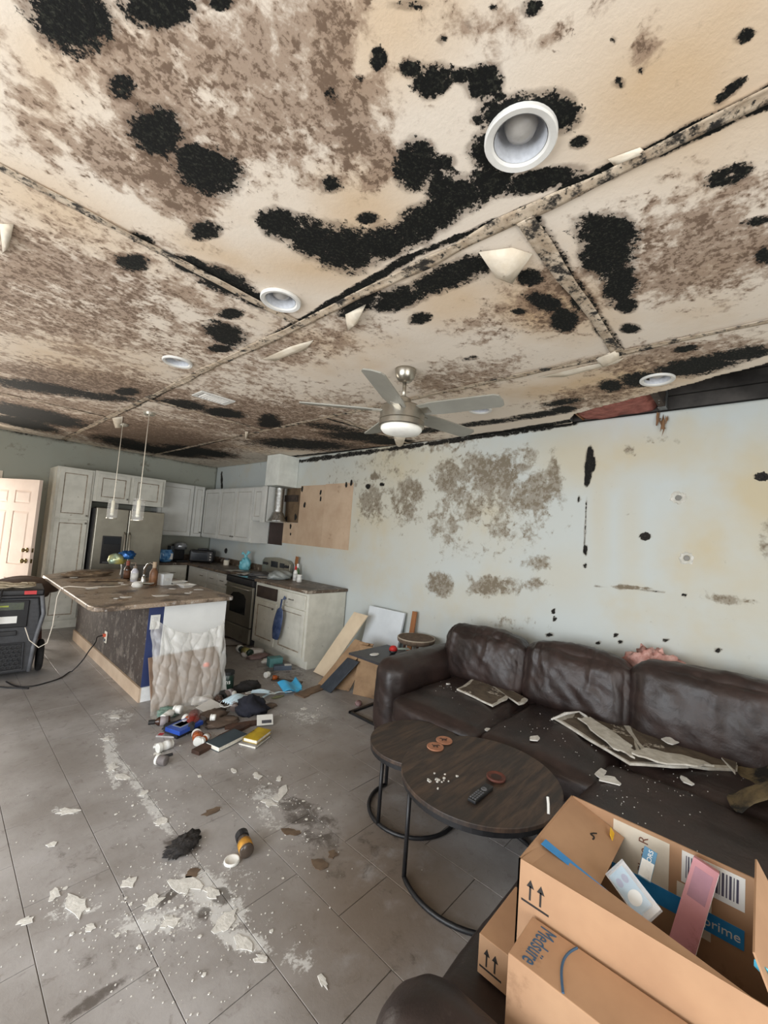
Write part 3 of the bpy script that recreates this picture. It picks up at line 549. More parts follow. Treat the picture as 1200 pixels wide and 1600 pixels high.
# --- range
rg = thing('range', 'stainless electric range with dark oven window', 'stove', (3.02, 5.955, 0), R9)
MB().box((0, .03, .02), (.76, .62, .90)).build('body', BLKP, rg)
ov = MB().box((.005, 0, .25), (.755, .035, .80)).build('oven_door', STEEL, rg, bevel=.006)
wn = [(.16, .40), (.60, .40), (.60, .62), (.53, .675), (.38, .695), (.23, .675), (.16, .62)]
MB().prism(wn, 0, .004, (HP, 0, 0), (0, 0, 0)).build('oven_window', M('oven glass', (28, 30, 30), (40, 42, 42), 5, .12), ov)
MB().tube([(.06, 0, .755), (.06, -.045, .76), (.38, -.055, .762), (.70, -.045, .76), (.70, 0, .755)], .011, 8).build('handle', STEEL, ov, smooth=True)
MB().box((.005, 0, .03), (.755, .035, .235)).build('drawer', STEEL, rg, bevel=.006)
MB().box((.0, -.012, .81), (.76, .04, .895)).build('control_rail', BLKP, rg, bevel=.01)
ct = MB().box((-.0, -.005, .897), (.76, .60, .915)).build('cooktop', M('black glass cooktop', (18, 18, 20), (30, 30, 32), 6, .12), rg, bevel=.004)
for (x, y, r) in ((.2, .16, .1), (.56, .16, .075), (.2, .42, .075), (.56, .42, .1)): MB().lathe([(r, 0), (r, .001), (r*.96, .0012), (r*.96, .0002)], 24, (x, y, .9152)).build('burner_ring', M('grey burner print', (70, 70, 72)), ct)
bg = [(0.0, .915), (.76, .915), (.76, 1.12), (.70, 1.165), (.38, 1.19), (.06, 1.165), (0, 1.12)]
b_ = MB().prism(bg, -.62, -.56, (HP, 0, 0)).build('backguard', STEEL, rg, bevel=.006)
MB().box((.26, .553, 1.04), (.44, .558, 1.13)).build('clock_panel', M('dark glass', (30, 34, 40)), b_); MB().box((.50, .553, 1.05), (.62, .558, 1.12)).build('control_panel', M('dark glass', (30, 34, 40)), b_)
for x in (.07, .14, .66, .71): MB().lathe([(.022, 0), (.018, .02), (0, .02)], 12, (x, .558, 1.08), (HP, 0, 0)).build('knob', BLKP, b_, smooth=True)
# --- stove wall: duct box, flexible duct, bare drywall where cabinets and hood came off
dx = thing('duct_chase', 'white boxed duct chase hanging from the ceiling over the stove', 'duct box', (3.32, 5.31, 2.27))
MB().box((0, 0, 0), (.335, .35, .465)).build('box', M('white chase paint', (222, 224, 216), (208, 210, 202)), dx, bevel=.003)
du = thing('exhaust_duct', 'crinkled silver exhaust duct below the white chase', 'duct', (3.47, 5.47, 1.74))
pr = [(.14, 0), (.13, .02), (.10, .08), (.08, .13)]+[(.066+(.006 if k % 2 else 0), .15+.0145*k) for k in range(26)]
MB().lathe(pr, 20).build('flex_pipe', M('crinkled foil', (200, 200, 196), (150, 150, 146), 30, .25, .95, bump=.5), du, smooth=True)
BARE = M('bare tan drywall', (196, 172, 146), (180, 154, 128), 3, .9, bump=.1, grime=(148, 122, 98), gs=4, gt=.6)
def wallpatch(name, y0, y1, z0, z1, mat, th=.004): return MB().box((WX-th, y0, z0), (WX+.01, y1, z1)).build(name, mat, wr_)
part_label(wallpatch('bare_drywall_patch', 4.04, 4.62, 1.42, 2.31, BARE), 'bare tan drywall where a cabinet hung'); wallpatch('bare_drywall_patch', 4.622, 5.20, 1.42, 2.30, M('bare tan drywall dark', (190, 166, 140), (176, 150, 124), 3, .9))
wallpatch('bare_drywall_patch', 5.20, 5.92, 1.42, 1.74, BARE)
wallpatch('exposed_wall_cavity', 5.202, 5.56, 1.742, 2.27, M('dirty brown drywall', (112, 92, 68), (84, 66, 48), 5, .9), .003); wallpatch('wall_blocking', 5.24, 5.60, 2.06, 2.16, MAT_JOIST, .03)
wallpatch('dark_wall_patch', 5.575, 5.97, 1.38, 1.728, M('dark brown wall', (58, 42, 38), (46, 34, 30)), .006)  # flat dark brown patch on the wall of the former microwave bay
for i, (x, y, r) in enumerate(((472, 764, .035), (476, 789, .03), (501, 770, .03), (501, 780, .025), (447, 812, .04), (454, 822, .03), (454, 835, .02), (541, 757, .03), (549, 755, .03), (462, 808, .04))):
    c = PX(x, y, WX-.006); o = shard('mould_spot', 0, 0, r, M('black mould', (18, 17, 15), (34, 32, 28), 40, .95, bump=.6), .002, seed=300+i, n=10, parent=wr_); o.location = c; o.rotation_euler = (0, -HP, 0); o.scale = (1.4, .8, 1)
sp_ = thing('outlet_plate', 'dark round wall socket above the back counter', 'outlet', (WX-.004, 7.35, 1.16)); MB().lathe([(.05, 0), (.045, .008), (0, .008)], 14, (0, 0, 0), (0, -HP, 0)).build('plate', BLKP, sp_)
# --- things on the back counters
cm = thing('coffee_maker', 'black and silver coffee maker on the back counter', 'coffee maker', (2.98, 7.66, .93), .1)
MB().box((-.1, -.12, 0), (.1, .14, .03)).build('base', BLKP, cm, bevel=.01); MB().box((-.1, .03, .03), (.1, .14, .30)).build('body', BLKP, cm, bevel=.02)
MB().lathe([(.1, 0), (.105, .06), (.09, .1), (.05, .115), (0, .115)], 18, (0, .01, .22)).build('brew_head', M('silver plastic', (150, 152, 154), None, 9, .3, .6), cm, smooth=True); MB().box((-.17, 0, 0), (-.105, .13, .27)).build('water_tank', M('smoked tank', (60, 64, 68), None, 5, .15), cm, bevel=.01)
to = thing('toaster_oven', 'black toaster oven in the corner of the counter', 'toaster oven', (3.33, 7.56, .93), -.55)
MB().box((-.2, -.14, .015), (.2, .14, .22)).build('body', BLKP, to, bevel=.03, bseg=3); MB().box((-.16, -.147, .05), (.1, -.139, .18)).build('glass_door', M('dark glass', (30, 34, 40)), to)
MB().tube([(-.14, -.14, .185), (-.14, -.17, .188), (.08, -.17, .188), (.08, -.14, .185)], .006).build('handle', CHROME, to)
for k in range(3): MB().lathe([(.014, 0), (.012, .015), (0, .015)], 10, (.15, -.14, .06+.05*k), (HP, 0, 0)).build('knob', KNOB, to)
for x in (-.16, .16):
    for y in (-.1, .1): MB().lathe([(.014, 0), (.014, .016)], 8, (x, y, 0)).build('foot', BLKP, to)
MB().cbox((0, 0, .235), (.16, .12, .03)).build('top_tray', BLKP, to, bevel=.01)
bag = thing('snack_bag', 'blue and white snack bag beside the coffee maker', 'bag', (2.70, 7.52, .952), .1)
Q, Fq = cushion((.20, .08, .17), .035, .02, .02, 3, 14); link('pouch', npmesh('pouch', Q+[0, 0, .085], Fq), M('blue printed film', (44, 104, 170), (112, 168, 214), 18, .25, det=2), bag, smooth=True)
MB().box((.02, -.052, .03), (.09, -.045, .13)).build('label', WHITE, bag); MB().box((-.09, -.004, .165), (.09, .004, .19)).build('seal', M('blue printed film', (44, 104, 170)), bag)
jar = thing('candle_jar', 'small white jar on the counter by the toaster oven', 'jar', (3.52, 7.02, .93)); MB().lathe([(.045, 0), (.047, .01), (.047, .08), (.044, .09)], 18).build('body', CREAM, jar, smooth=True); MB().lathe([(.03, .088), (.036, .092), (.036, .12), (0, .122)], 16).build('lid', M('grey plastic', (90, 90, 92)), jar, smooth=True)
bb_ = thing('plastic_bag', 'knotted turquoise plastic bag on the counter left of the stove', 'bag', (3.47, 6.28, .93))
blobmesh('pouch', (.17, .15, .24), M('turquoise film', (104, 186, 204), (140, 208, 220), 9, .3), bb_, amp=.35, seed=12); MB().tube([(0, 0, .19), (.01, 0, .24), (.04, -.02, .30)], [.03, .012, .03], 8).build('knot', M('turquoise film', (104, 186, 204)), bb_)
MB().tube([(0, 0, .2), (-.02, .01, .25), (-.06, .03, .27)], [.03, .012, .028], 8).build('handle_loop', M('turquoise film', (104, 186, 204)), bb_)
def pile(name, label, cat, c, size, mat, seed, amp=.4, rz=0, fr=3): return tag(blobmesh(name, size, mat, None, c, amp, fr, seed, 14, rot=(0, 0, rz)), label, cat)
pile('plastic_wrap', 'crumpled grey plastic wrap on the counter right of the stove', 'wrap', (3.33, 5.06, .93), (.34, .24, .14), M('grey film', (120, 126, 124), (160, 164, 160), 12, .3), 14)
pile('dish_towel', 'dark crumpled towel on the cooktop', 'towel', (3.34, 5.55, .918), (.36, .3, .07), M('grey dark towel', (74, 74, 76), (96, 94, 92), 14, .95), 15)
for i, (x, y, rz, lb, mt) in enumerate(((3.22, 5.78, .3, 'pale folded paper lying at the stove front', (190, 188, 182)), (3.28, 5.32, -.2, 'white paper plate bits on the right of the cooktop', (206, 206, 204)), (3.2, 6.1, .1, 'pale paper sheet on the counter left of the stove', (180, 176, 168)))):
    o = sheet('paper_sheet', .2, .15, M('paper %d' % i, mt), None, 8, 8, lambda U, V: np.stack([(U-.5)*.24, (V-.5)*.16, .004+.012*vn(U*3, V*3, 7+i)], 1)); o.location = (x, y, .932 if i == 2 else .917); o.rotation_euler = (0, 0, rz); tag(o, lb, 'paper')
sk = thing('wooden_spatula', 'brown wooden spatula leaning behind the stove', 'spatula', (3.60, 5.10, .93), 0, rot=(.12, 0, 0)); MB().box((-.006, -.012, 0), (.006, .012, .2)).build('handle', M('brown wood', (134, 86, 48)), sk); MB().box((-.004, -.035, .2), (.004, .035, .32)).build('blade', M('brown wood', (134, 86, 48)), sk, bevel=.003)
def bottle(name, label, loc, r, h, body, cap, lab=None, lie=None, rz=0, caph=.25, neck=.45, group=None, shoulder=.72, cat='bottle'):
    """upright, or lying with its axis along heading rz when lie is set"""
    rot = (0, 0, rz) if lie is None else (HP, 0, rz-HP)
    t = thing(name, label, cat, loc, 0, group, rot=rot)
    if lie is not None: t.location = (loc[0], loc[1], loc[2]+r*1.01)
    hb = h*(1-caph)
    MB().lathe([(r*.9, 0), (r, r*.12), (r, hb*shoulder), (r*.92, hb*(shoulder+.08)), (r*neck*1.02, hb*.98), (r*neck, hb)], 18).build('body', body, t, smooth=True)
    cr = r*neck*1.18
    MB().lathe([(cr*.98, hb), (cr, hb+.002), (cr, h-.003), (cr*.92, h), (0, h)], 18).build('cap', cap, t, smooth=False)
    if lab: MB().lathe([(r*1.012, hb*.14), (r*1.012, hb*shoulder*.92)], 18).build('label', lab, t, smooth=True)
    return t
AMB = M('amber plastic', (142, 66, 22), (176, 92, 34), 6, .25); DKB = M('dark brown glass', (46, 28, 20), (66, 40, 26), 8, .2); GRN = M('dark green plastic', (28, 48, 40), (38, 60, 50), 8, .3); LABW = M('white label paper', (222, 222, 218), (200, 200, 198), 20, .7, grime=(90, 96, 110), gs=40, gt=.6)
bottle('spray_bottle', 'red-capped bottle on the counter right of the stove', (3.45, 4.86, .93), .03, .2, WHITE, M('red plastic', (176, 34, 30)), LABW)
bottle('jar', 'small white jar on the counter right of the stove', (3.42, 4.72, .93), .035, .1, WHITE, WHITE, cat='jar', neck=.8)
bottle('dish_soap', 'green bottle standing behind the stove top', (3.58, 5.0, .93), .03, .22, M('green bottle', (78, 106, 70)), WHITE)
# hanging blue bag on the base cabinet
hb_ = thing('shopping_bag', 'dark blue plastic bag hanging from the worn base cabinet', 'bag', (2.995, 4.42, .27))
def hbag(U, V):
    a = U*2*math.pi; z = V*.50; w = np.where(V < .75, .13*np.sin(np.clip(V*1.6+.35, 0, 1.57))*(1-.85*np.clip((V-.25)/.6, 0, 1))+.012, .018)
    w = w*(1+.25*(vn(U*9, V*3, 8)-.5)); d = w*.20; sh = .10*(1-V)
    return np.stack([-.02+d*np.cos(a), sh*.8+w*np.sin(a), z], 1)
sheet('pouch', 1, 1, M('blue translucent film', (46, 62, 96), (86, 100, 132), 9, .25, grime=(30, 36, 56), gs=6), hb_, 24, 20, hbag, 0); MB().tube([(.0, 0, .49), (.015, 0, .53), (.03, .0, .50)], .012, 8).build('handle_loop', M('blue translucent film', (46, 62, 96)), hb_)
# ================================================================ entry door (stands open)
dl = thing('entry_door', 'open six-panel entry door with brass hardware', 'door', (.52, 7.98, .01), math.atan2(-.86, .45))
DP = M('pink white door paint', (236, 216, 200), (228, 206, 190), 4, .5); BRS = M('aged brass', (142, 122, 84), (110, 92, 60), 30, .35, .9)
lw, lh, lt = .93, 2.03, .042
mb = MB(); px_ = [(.12, .405), (.525, .81)]; pz_ = [(.22, .72), (.90, 1.60), (1.71, 1.88)]
zs = [0]+[v for p in pz_ for v in p]+[lh]
mb.box((0, -lt, 0), (px_[0][0], 0, lh)).box((px_[0][1], -lt, 0), (px_[1][0], 0, lh)).box((px_[1][1], -lt, 0), (lw, 0, lh))
for a, b in px_:
    for z0, z1 in zip(zs[::2], zs[1::2]): mb.box((a, -lt, z0), (b, 0, z1))
leaf = mb.build('leaf', DP, dl)
for a, b in px_:
    for z0, z1 in pz_:
        pm = MB(); e = .03
        for yy, sg in ((-lt+.008, -1), (-.008, 1)):
            vs = [(a, yy, z0), (b, yy, z0), (b, yy, z1), (a, yy, z1), (a+e, yy+sg*.006, z0+e), (b-e, yy+sg*.006, z0+e), (b-e, yy+sg*.006, z1-e), (a+e, yy+sg*.006, z1-e)]
            pm.add(vs, [(0, 1, 5, 4), (1, 2, 6, 5), (2, 3, 7, 6), (3, 0, 4, 7), (4, 5, 6, 7)])
        pm.build('panel', DP, dl)
for z, r in ((1.10, .026), (.96, .03)):
    MB().lathe([(.032, 0), (.032, .008), (.012, .012), (.012, .03), (r, .04), (r, .055), (.015, .065), (0, .065)], 16, (lw-.065, -lt, z), (HP, 0, 0)).build('knob', BRS, dl, smooth=True)
    MB().box((lw-.0005, -lt+.01, z-.028), (lw+.002, -.01, z+.028)).build('latch_plate', BRS, dl)
for z in (.25, 1.0, 1.78): MB().tube([(0, .006, z-.05), (0, .006, z+.05)], .007).build('hinge', BRS, dl)
# ================================================================ island
isl = thing('kitchen_island', 'kitchen island with mouldy dark side, blue end and brown bar top', 'island', (1.40, 4.14, 0))
MB().box((0, .004, 0), (.72, 2.55, .86)).build('body', M('dark mouldy island panel', (72, 62, 56), (52, 45, 42), 5, .75, bump=.15, grime=(116, 106, 98), gs=5, gt=.5, gw=.16, gr2=(146, 138, 130)), isl)
MB().box((-.002, -.0, 0), (.125, .006, .858)).build('blue_end_strip', M('navy blue paint', (48, 62, 108), (42, 54, 96), 4, .6), isl)
MB().box((.127, -.004, .02), (.72, .008, .858)).build('end_panel', M('bright white paint', (236, 238, 236), (228, 230, 228), 4, .5, grime=(60, 60, 62), gs=16, gt=.71, gw=.02), isl, bevel=.002)
MB().box((-.02, -.018, 0), (-.002, 2.55, .125)).build('baseboard_side', M('beige base board', (206, 184, 160), (190, 166, 142), 4, .6), isl); MB().box((-.002, -.018, 0), (.125, -.0005, .125)).build('baseboard_end', M('white base board', (224, 226, 226)), isl)
top = [(-.48, 2.0), (-.49, -.10), (-.47, -.19), (-.40, -.225), (.74, -.075), (.76, -.05), (.76, 2.58), (-.02, 2.58)]
def island_top_mat():
    t = NT('dirty speckled island top'); n = t.noise(3.2, 8, .7); n2 = t.noise(140, 3); n3_ = t.noise(9, 8, .75)
    c = t.mix(t.ramp(n2, .35, .65), rgba((140, 122, 104)), rgba((176, 160, 142))); c = t.mix(t.ma('MULTIPLY', t.ramp(n, .50, .60), .85), c, rgba((70, 58, 49))); c = t.mix(t.ma('MULTIPLY', t.ramp(n3_, .55, .66), .8), c, rgba((206, 202, 198)))
    t.set('Base Color', c); t.set('Roughness', .42); t.bump(n3_, .15); return t.m
MB().prism(top, .862, .905).build('bar_top', island_top_mat(), isl, bevel=.012, bseg=3)
for nm, lb, o_, ax in (('side', 'cream outlet with red plug', (-.004, 1.19, .32), 0), ('end', 'white switch plate on the blue strip', (.055, -.005, .70), 1)):
    if ax == 0:
        p = MB().box((-.006, -.038, -.06), (.002, .038, .06)).build('outlet_plate', CREAM, isl, bevel=.002); p.location = o_
        MB().box((-.03, -.018, .005), (-.006, .018, .035)).build('red_plug', M('red plug', (196, 84, 56)), p); MB().box((-.02, -.018, -.045), (-.006, .018, -.02)).build('socket', M('grey plastic', (90, 90, 92)), p)
    else:
        p = MB().box((-.04, -.004, -.065), (.04, .002, .065)).build('switch_plate', WHITE, isl, bevel=.002); p.location = o_
        for k in (-1, 1): MB().box((-.016, -.006, k*.028-.016), (.016, -.004, k*.028+.016)).build('socket', LABW, p)
    part_label(p, lb)
pts = [(1.372, 5.33, .34), (1.31, 5.30, .335)]+[tuple(PX(x, y, X)) for x, y, X in ((149, 1004, 1.26), (139, 1017, 1.20), (128, 1033, 1.13))]
for x, y in ((112, 1049), (95, 1059), (75, 1066), (50, 1072), (25, 1072), (8, 1064)): p = PZ(x, y, .008); pts.append(tuple(p))
sm = []
for i in range(len(pts)-1):
    a, b = Vector(pts[i]), Vector(pts[i+1]); pa = Vector(pts[max(i-1, 0)]); pb = Vector(pts[min(i+2, len(pts)-1)])
    for q in range(6):
        u = q/6; sm.append(.5*((2*a)+(b-pa)*u+(2*pa-5*a+4*b-pb)*u*u+(3*a-pa-3*b+pb)*u**3))
for p in sm: p.z = max(p.z, .007)
tag(MB().tube(sm, .006, 8).build('power_cord', BLKP, None, smooth=True), 'black power cord running from the island outlet across the tiles', 'cord')
# things on the island
IT = .905
bottle('syrup_bottle', 'dark brown bottle on the island left of the soap', (1.60, 5.58, IT), .035, .22, DKB, M('red brown cap', (126, 62, 44)), M('brown label', (92, 60, 40)))
sd = bottle('soap_dispenser', 'clear soap dispenser on the island', (1.62, 5.38, IT), .038, .18, M('clear soap plastic', (186, 186, 196), (206, 206, 214), 6, .2), M('brown pump', (120, 106, 92)), LABW, caph=.15); MB().tube([(0, 0, .18), (0, 0, .215), (-.045, 0, .212)], .007).build('pump', M('brown pump', (120, 106, 92)), sd)
sb = bottle('spray_bottle', 'mould-streaked brown tall bottle on the island', (1.70, 5.02, IT), .042, .26, M('mouldy brown bottle', (128, 88, 56), (92, 60, 38), 14, .5, grime=(214, 204, 188), gs=12, gt=.6), M('grey beige cap', (160, 140, 116)), None, neck=.4)
fc = thing('faucet', 'chrome sink faucet on the island', 'faucet', (1.66, 5.20, IT), .4)
MB().lathe([(.03, 0), (.028, .02), (.018, .05), (.016, .09)], 14).build('base', CHROME, fc, smooth=True)
MB().tube([(0, 0, .08), (0, -.005, .17), (0, -.04, .22), (0, -.09, .235), (0, -.14, .22), (0, -.16, .19)], .013, 10).build('spout', CHROME, fc, smooth=True); MB().tube([(0, 0, .06), (.05, .03, .085)], .008).build('lever', CHROME, fc)
ms = thing('sponge_bundle', 'round white sink stopper lying on the island', 'stopper', (1.52, 4.93, IT)); blobmesh('pad', (.10, .11, .08), WHITE, ms, amp=.15, seed=3, n=12); MB().tube([(.03, 0, .04), (.12, .02, .03), (.17, .06, .03)], .016).build('stem', CHROME, ms)
cu = thing('plastic_cup', 'square translucent white container on the island', 'container', (1.83, 5.06, IT), .3)
mb = MB(); a, b, hh = .05, .06, .125; mb.add([(-a, -a, 0), (a, -a, 0), (a, a, 0), (-a, a, 0), (-b, -b, hh), (b, -b, hh), (b, b, hh), (-b, b, hh), (-b+.004, -b+.004, hh), (b-.004, -b+.004, hh), (b-.004, b-.004, hh), (-b+.004, b-.004, hh), (-a+.004, -a+.004, .006), (a-.004, -a+.004, .006), (a-.004, a-.004, .006), (-a+.004, a-.004, .006)],
 [(3, 2, 1, 0)]+[(i, (i+1) % 4, 4+(i+1) % 4, 4+i) for i in range(4)]+[(4+i, 4+(i+1) % 4, 8+(i+1) % 4, 8+i) for i in range(4)]+[(8+i, 8+(i+1) % 4, 12+(i+1) % 4, 12+i) for i in range(4)]+[(12, 13, 14, 15)]); mb.build('tub', M('milky plastic', (220, 222, 222), (206, 210, 210), 6, .35), cu); MB().box((-.03, -.058, .05), (.03, -.0535, .08)).build('label', LABW, cu)
for x, y, rz, lb in ((1.98, 5.08, .2, 'long white tray at the back of the island top'), (1.97, 4.80, .25, 'short white tray nearest the island corner')):
    t = thing('foam_tray', lb, 'tray', (x, y, IT), rz, 'white trays on the island'); mb = MB(); w, l = (.19, .1) if y > 5 else (.15, .12)
    mb.lathe([(.6, 0), (.62, .004), (.98, .03), (1, .03), (.97, .026), (.6, .006), (0, .006)], 4, (0, 0, 0), (0, 0, math.pi/4)); o = mb.build('tray', WHITE, t); o.scale = (w*.7, l*.7, 1)
    rim = MB().tube([(-w/2, -l/2, .03), (w/2, -l/2, .03), (w/2, l/2, .03), (-w/2, l/2, .03)], .004, 6, closed=True).build('rim', WHITE, t)
bl = thing('foil_balloon', 'crumpled yellow and blue foil balloon on the island', 'balloon', (1.66, 6.05, IT)); 
blobmesh('yellow_lobe', (.19, .14, .16), M('yellow foil', (196, 182, 92), (150, 176, 160), 8, .25, .4), bl, (-.05, 0, .14), .3, 3, 22, 14); blobmesh('blue_lobe', (.17, .13, .13), M('blue foil', (44, 110, 170), (30, 70, 130), 8, .25, .4), bl, (.06, .02, .20), .45, 3, 24, 14); MB().tube([(0, 0, 0), (.01, 0, .08), (-.01, 0, .17)], .008).build('stick', WHITE, bl)
tr = thing('serving_tray', 'thin dark tray standing upright behind the island bottles', 'tray', (1.78, 5.72, IT), 0, rot=(-.1, 0, 0)); MB().box((-.2, 0, 0), (.2, .008, .155)).build('plate', M('dark tray', (70, 68, 64), (92, 90, 86)), tr, bevel=.003); MB().tube([(-.2, .004, .155), (.2, .004, .155)], .006).build('rim', KNOB, tr)
pile('ceiling_debris', 'brown heap of fallen ceiling scraps at the far island end', 'debris', (1.3, 6.0, IT), (.42, .24, .06), M('brown scraps', (104, 86, 68), (150, 130, 106), 14, .95, bump=.5, grime=(44, 36, 30), gs=9), 33, .6, .2, 5)
pile('ceiling_debris', 'dark crumpled scrap strip on the middle of the island top', 'debris', (1.30, 5.50, IT), (.5, .07, .03), M('brown scraps', (104, 86, 68)), 34, .6, -.25, 6)
for i in range(26):
    x = random.uniform(1.0, 2.05); y = random.uniform(4.2, 6.0)
    if x < 1.1 and y > 5.8: continue
    o = shard('plaster_flake', x, y, random.uniform(.012, .05), DUST if i % 3 else M('brown scraps', (104, 86, 68)), .004, IT+.0005, 400+i, 8, random.uniform(.5, 1.6), random.random()*3); tag(o, 'thin plaster flake lying on the island top' if i % 3 else 'small brown paper scrap lying on the island top', 'flake', 'scraps on the island top')
cb = MB(); cpts = [(1.62, 5.2, IT+.006), (1.35, 5.0, IT+.006), (1.1, 4.98, IT+.008), (.96, 5.02, IT+.02), (.905, 5.05, IT+.005), (.885, 5.06, .82), (.88, 5.07, .55), (.86, 5.1, .38), (.81, 5.16, .33), (.74, 5.2, .40), (.70, 5.22, .52)]
tag(cb.tube(cpts, .0042, 8).build('white_cable', M('cream cable', (206, 198, 184)), None, smooth=True), 'white cable draped over the island edge toward the black unit', 'cable')
# pendants
for y, lb in ((5.74, 'far glass pendant lamp over the island'), (4.83, 'near glass pendant lamp over the island')):
    t = thing('pendant_lamp', lb, 'lamp', (1.42, y, 1.61), 0, 'pendants over the island'); rod = M('steel rod', (190, 184, 170), None, 5, .3, .8)
    MB().lathe([(.05, 1.11), (.06, 1.133), (0, 1.134)], 16).build('canopy', rod, t); MB().tube([(0, 0, .2), (0, 0, 1.12)], .004, 6).build('rod', rod, t)
    MB().lathe([(.014, .06), (.018, .07), (.018, .2), (.008, .22), (0, .22)], 12).build('socket', M('pale socket', (232, 224, 200), None, 5, .3), t, smooth=True); MB().lathe([(0, .03), (.016, .035), (.02, .05), (.014, .07)], 12).build('bulb', M('bulb glass', (240, 236, 216), None, 5, .2), t, smooth=True)
    MB().lathe([(.052, 0), (.055, .0), (.055, .225), (.052, .225), (.052, 0)], 20).build('glass_shade', M('clear glass', (250, 250, 246), None, 5, .05, alpha=.10), t, smooth=True)
    MB().lathe([(.056, -.003), (.056, .004), (.05, .004), (.05, -.003), (.056, -.003)], 20).build('rim', rod, t)
# ================================================================ ceiling fittings
NICK = M('satin nickel', (178, 172, 160), (160, 154, 142), 12, .3, .9); BLADE = M('grey fan blade', (150, 148, 138), (136, 134, 124), 3, .5)
fan = thing('ceiling_fan', 'brushed nickel five-blade ceiling fan with white light', 'ceiling fan', (1.99, 1.78, H-.006))
MB().lathe([(0, 0), (.07, -.0), (.07, -.015), (.062, -.05), (.045, -.075), (.02, -.085)], 28).build('canopy', NICK, fan, smooth=True)
MB().tube([(0, 0, -.08), (0, 0, -.20)], .013, 12).build('downrod', NICK, fan, smooth=True)
smoothang(MB().lathe([(.02, -.18), (.05, -.20), (.055, -.235), (.12, -.25), (.145, -.265), (.148, -.345), (.142, -.35), (.148, -.353), (.148, -.385), (.14, -.39), (0, -.39)], 36).build('motor_housing', NICK, fan), .5)
MB().lathe([(.135, -.39), (.136, -.405), (.12, -.425), (.06, -.438), (0, -.44)], 32).build('light_lens', M('frosted lens', (232, 228, 220), None, 5, .4), fan, smooth=True)
for k in range(5):
    a = math.radians(-153+72*k); e = MB(); R = Matrix.Rotation(a, 3, 'Z') @ Matrix.Rotation(math.radians(-13), 3, 'X')
    out = [(.12, -.055), (.25, -.07), (.64, -.066), (.665, -.05), (.675, 0), (.665, .05), (.64, .066), (.25, .07), (.12, .055)]
    b = MB().prism([(x, y) for x, y in out], -.004, .004)
    b.v = [tuple(R @ Vector(v)+Vector((0, 0, -.285))) for v in b.v]; bl_ = b.build('blade', BLADE, fan)
    b = MB().box((.09, -.03, -.008), (.20, .03, -.004)); b.v = [tuple(R @ Vector(v)+Vector((0, 0, -.285))) for v in b.v]; b.build('blade_bracket', NICK, bl_)
CANW = M('white can trim', (222, 220, 214), (206, 204, 198), 8, .5, bump=.05)
for i, (x, y, r, lb, rust) in enumerate(((.97, .51, .095, 'nearest recessed light with bulb ringed by black mould', 0), (1.03, 1.77, .095, 'recessed light beside the tape joint crossing', 0), (1.04, 3.07, .095, 'recessed light over the kitchen side of the room', 0), (2.94, .51, .095, 'recessed light at the edge of the ceiling hole', 0), (2.94, 1.77, .095, 'recessed light behind the fan blade', 0))):
    t = thing('recessed_light', lb, 'light', (x, y, H-.008), 0, 'recessed ceiling lights')
    smoothang(MB().lathe([(r*1.02, .006), (r*1.02, -.004), (r*.98, -.008), (r*.82, -.006), (r*.76, .0), (r*.745, .012)], 36, cap=False).build('trim_ring', CANW, t), .6)
    MB().lathe([(r*.74, .0), (r*.70, .03), (r*.66, .09), (r*.4, .105), (0, .105)], 32, cap=False).build('baffle', M('can baffle', (196, 198, 202), (180, 182, 186), 60, .4), t, smooth=True)
    MB().lathe([(0, .012), (r*.2, .014), (r*.40, .024), (r*.47, .042), (r*.42, .06), (r*.28, .09), (r*.26, .105)], 24).build('bulb', M('dead flood bulb', (176, 172, 166), (156, 152, 146), 14, .25), t, smooth=True)
v = thing('ceiling_vent', 'white slatted air vent in the kitchen ceiling', 'vent', (1.56, 3.64, H-.008), .0)
MB().box((-.15, -.10, -.006), (.15, -.075, .004)).box((-.15, .075, -.006), (.15, .10, .004)).box((-.15, -.075, -.006), (-.12, .075, .004)).box((.12, -.075, -.006), (.15, .075, .004)).build('frame', CANW, v)
MB().box((-.12, -.075, .0), (.12, .075, .004)).build('duct_opening', MAT_DK, v)
for k in range(9): MB().cbox((-.10+.025*k, 0, -.003), (.016, .15, .002), (0, .6, 0)).build('slat', CANW, v)
# ================================================================ black unit and stool at the left
gu = thing('dehumidifier', 'black wheeled drying unit with handle frame by the door', 'dehumidifier', (.58, 5.36, 0), -.1)
DKG = M('charcoal moulded plastic', (44, 45, 48), (58, 59, 62), 30, .5, bump=.08); 
MB().prism([(-.20, .06), (.22, .06), (.245, .25), (.245, .62), (.22, .78), (-.20, .78)], -.45, 0, (HP, 0, 0)).build('housing', DKG, gu, bevel=.02, bseg=3)
MB().box((-.21, -.012, .80), (.25, .46, .86)).build('top_lid', BLKP, gu, bevel=.015)
MB().box((-.2, -.018, .78), (.255, .02, .805)).build('top_bumper', BLKP, gu, bevel=.006)
pn = MB().box((-.17, -.016, .50), (.15, .004, .76)).build('control_recess', M('black recess', (22, 22, 24)), gu, bevel=.01)
MB().box((-.13, -.022, .67), (.11, -.014, .74)).build('display', M('display glass', (52, 58, 48), (70, 78, 56), 20, .2), pn); MB().box((-.12, -.024, .70), (-.0, -.0215, .715)).build('display_line', M('olive print', (140, 150, 60)), pn)
MB().box((-.13, -.02, .545), (.07, -.0155, .61)).build('label', WHITE, pn); MB().box((.10, -.024, .815), (.19, -.0125, .85)).build('warning_label', M('red sticker', (188, 60, 62)), gu)
MB().box((-.19, -.016, .335), (-.08, -.001, .37)).build('label', WHITE, gu); MB().box((-.1, -.02, .425), (.08, .0, .47)).build('latch', BLKP, gu, bevel=.005)
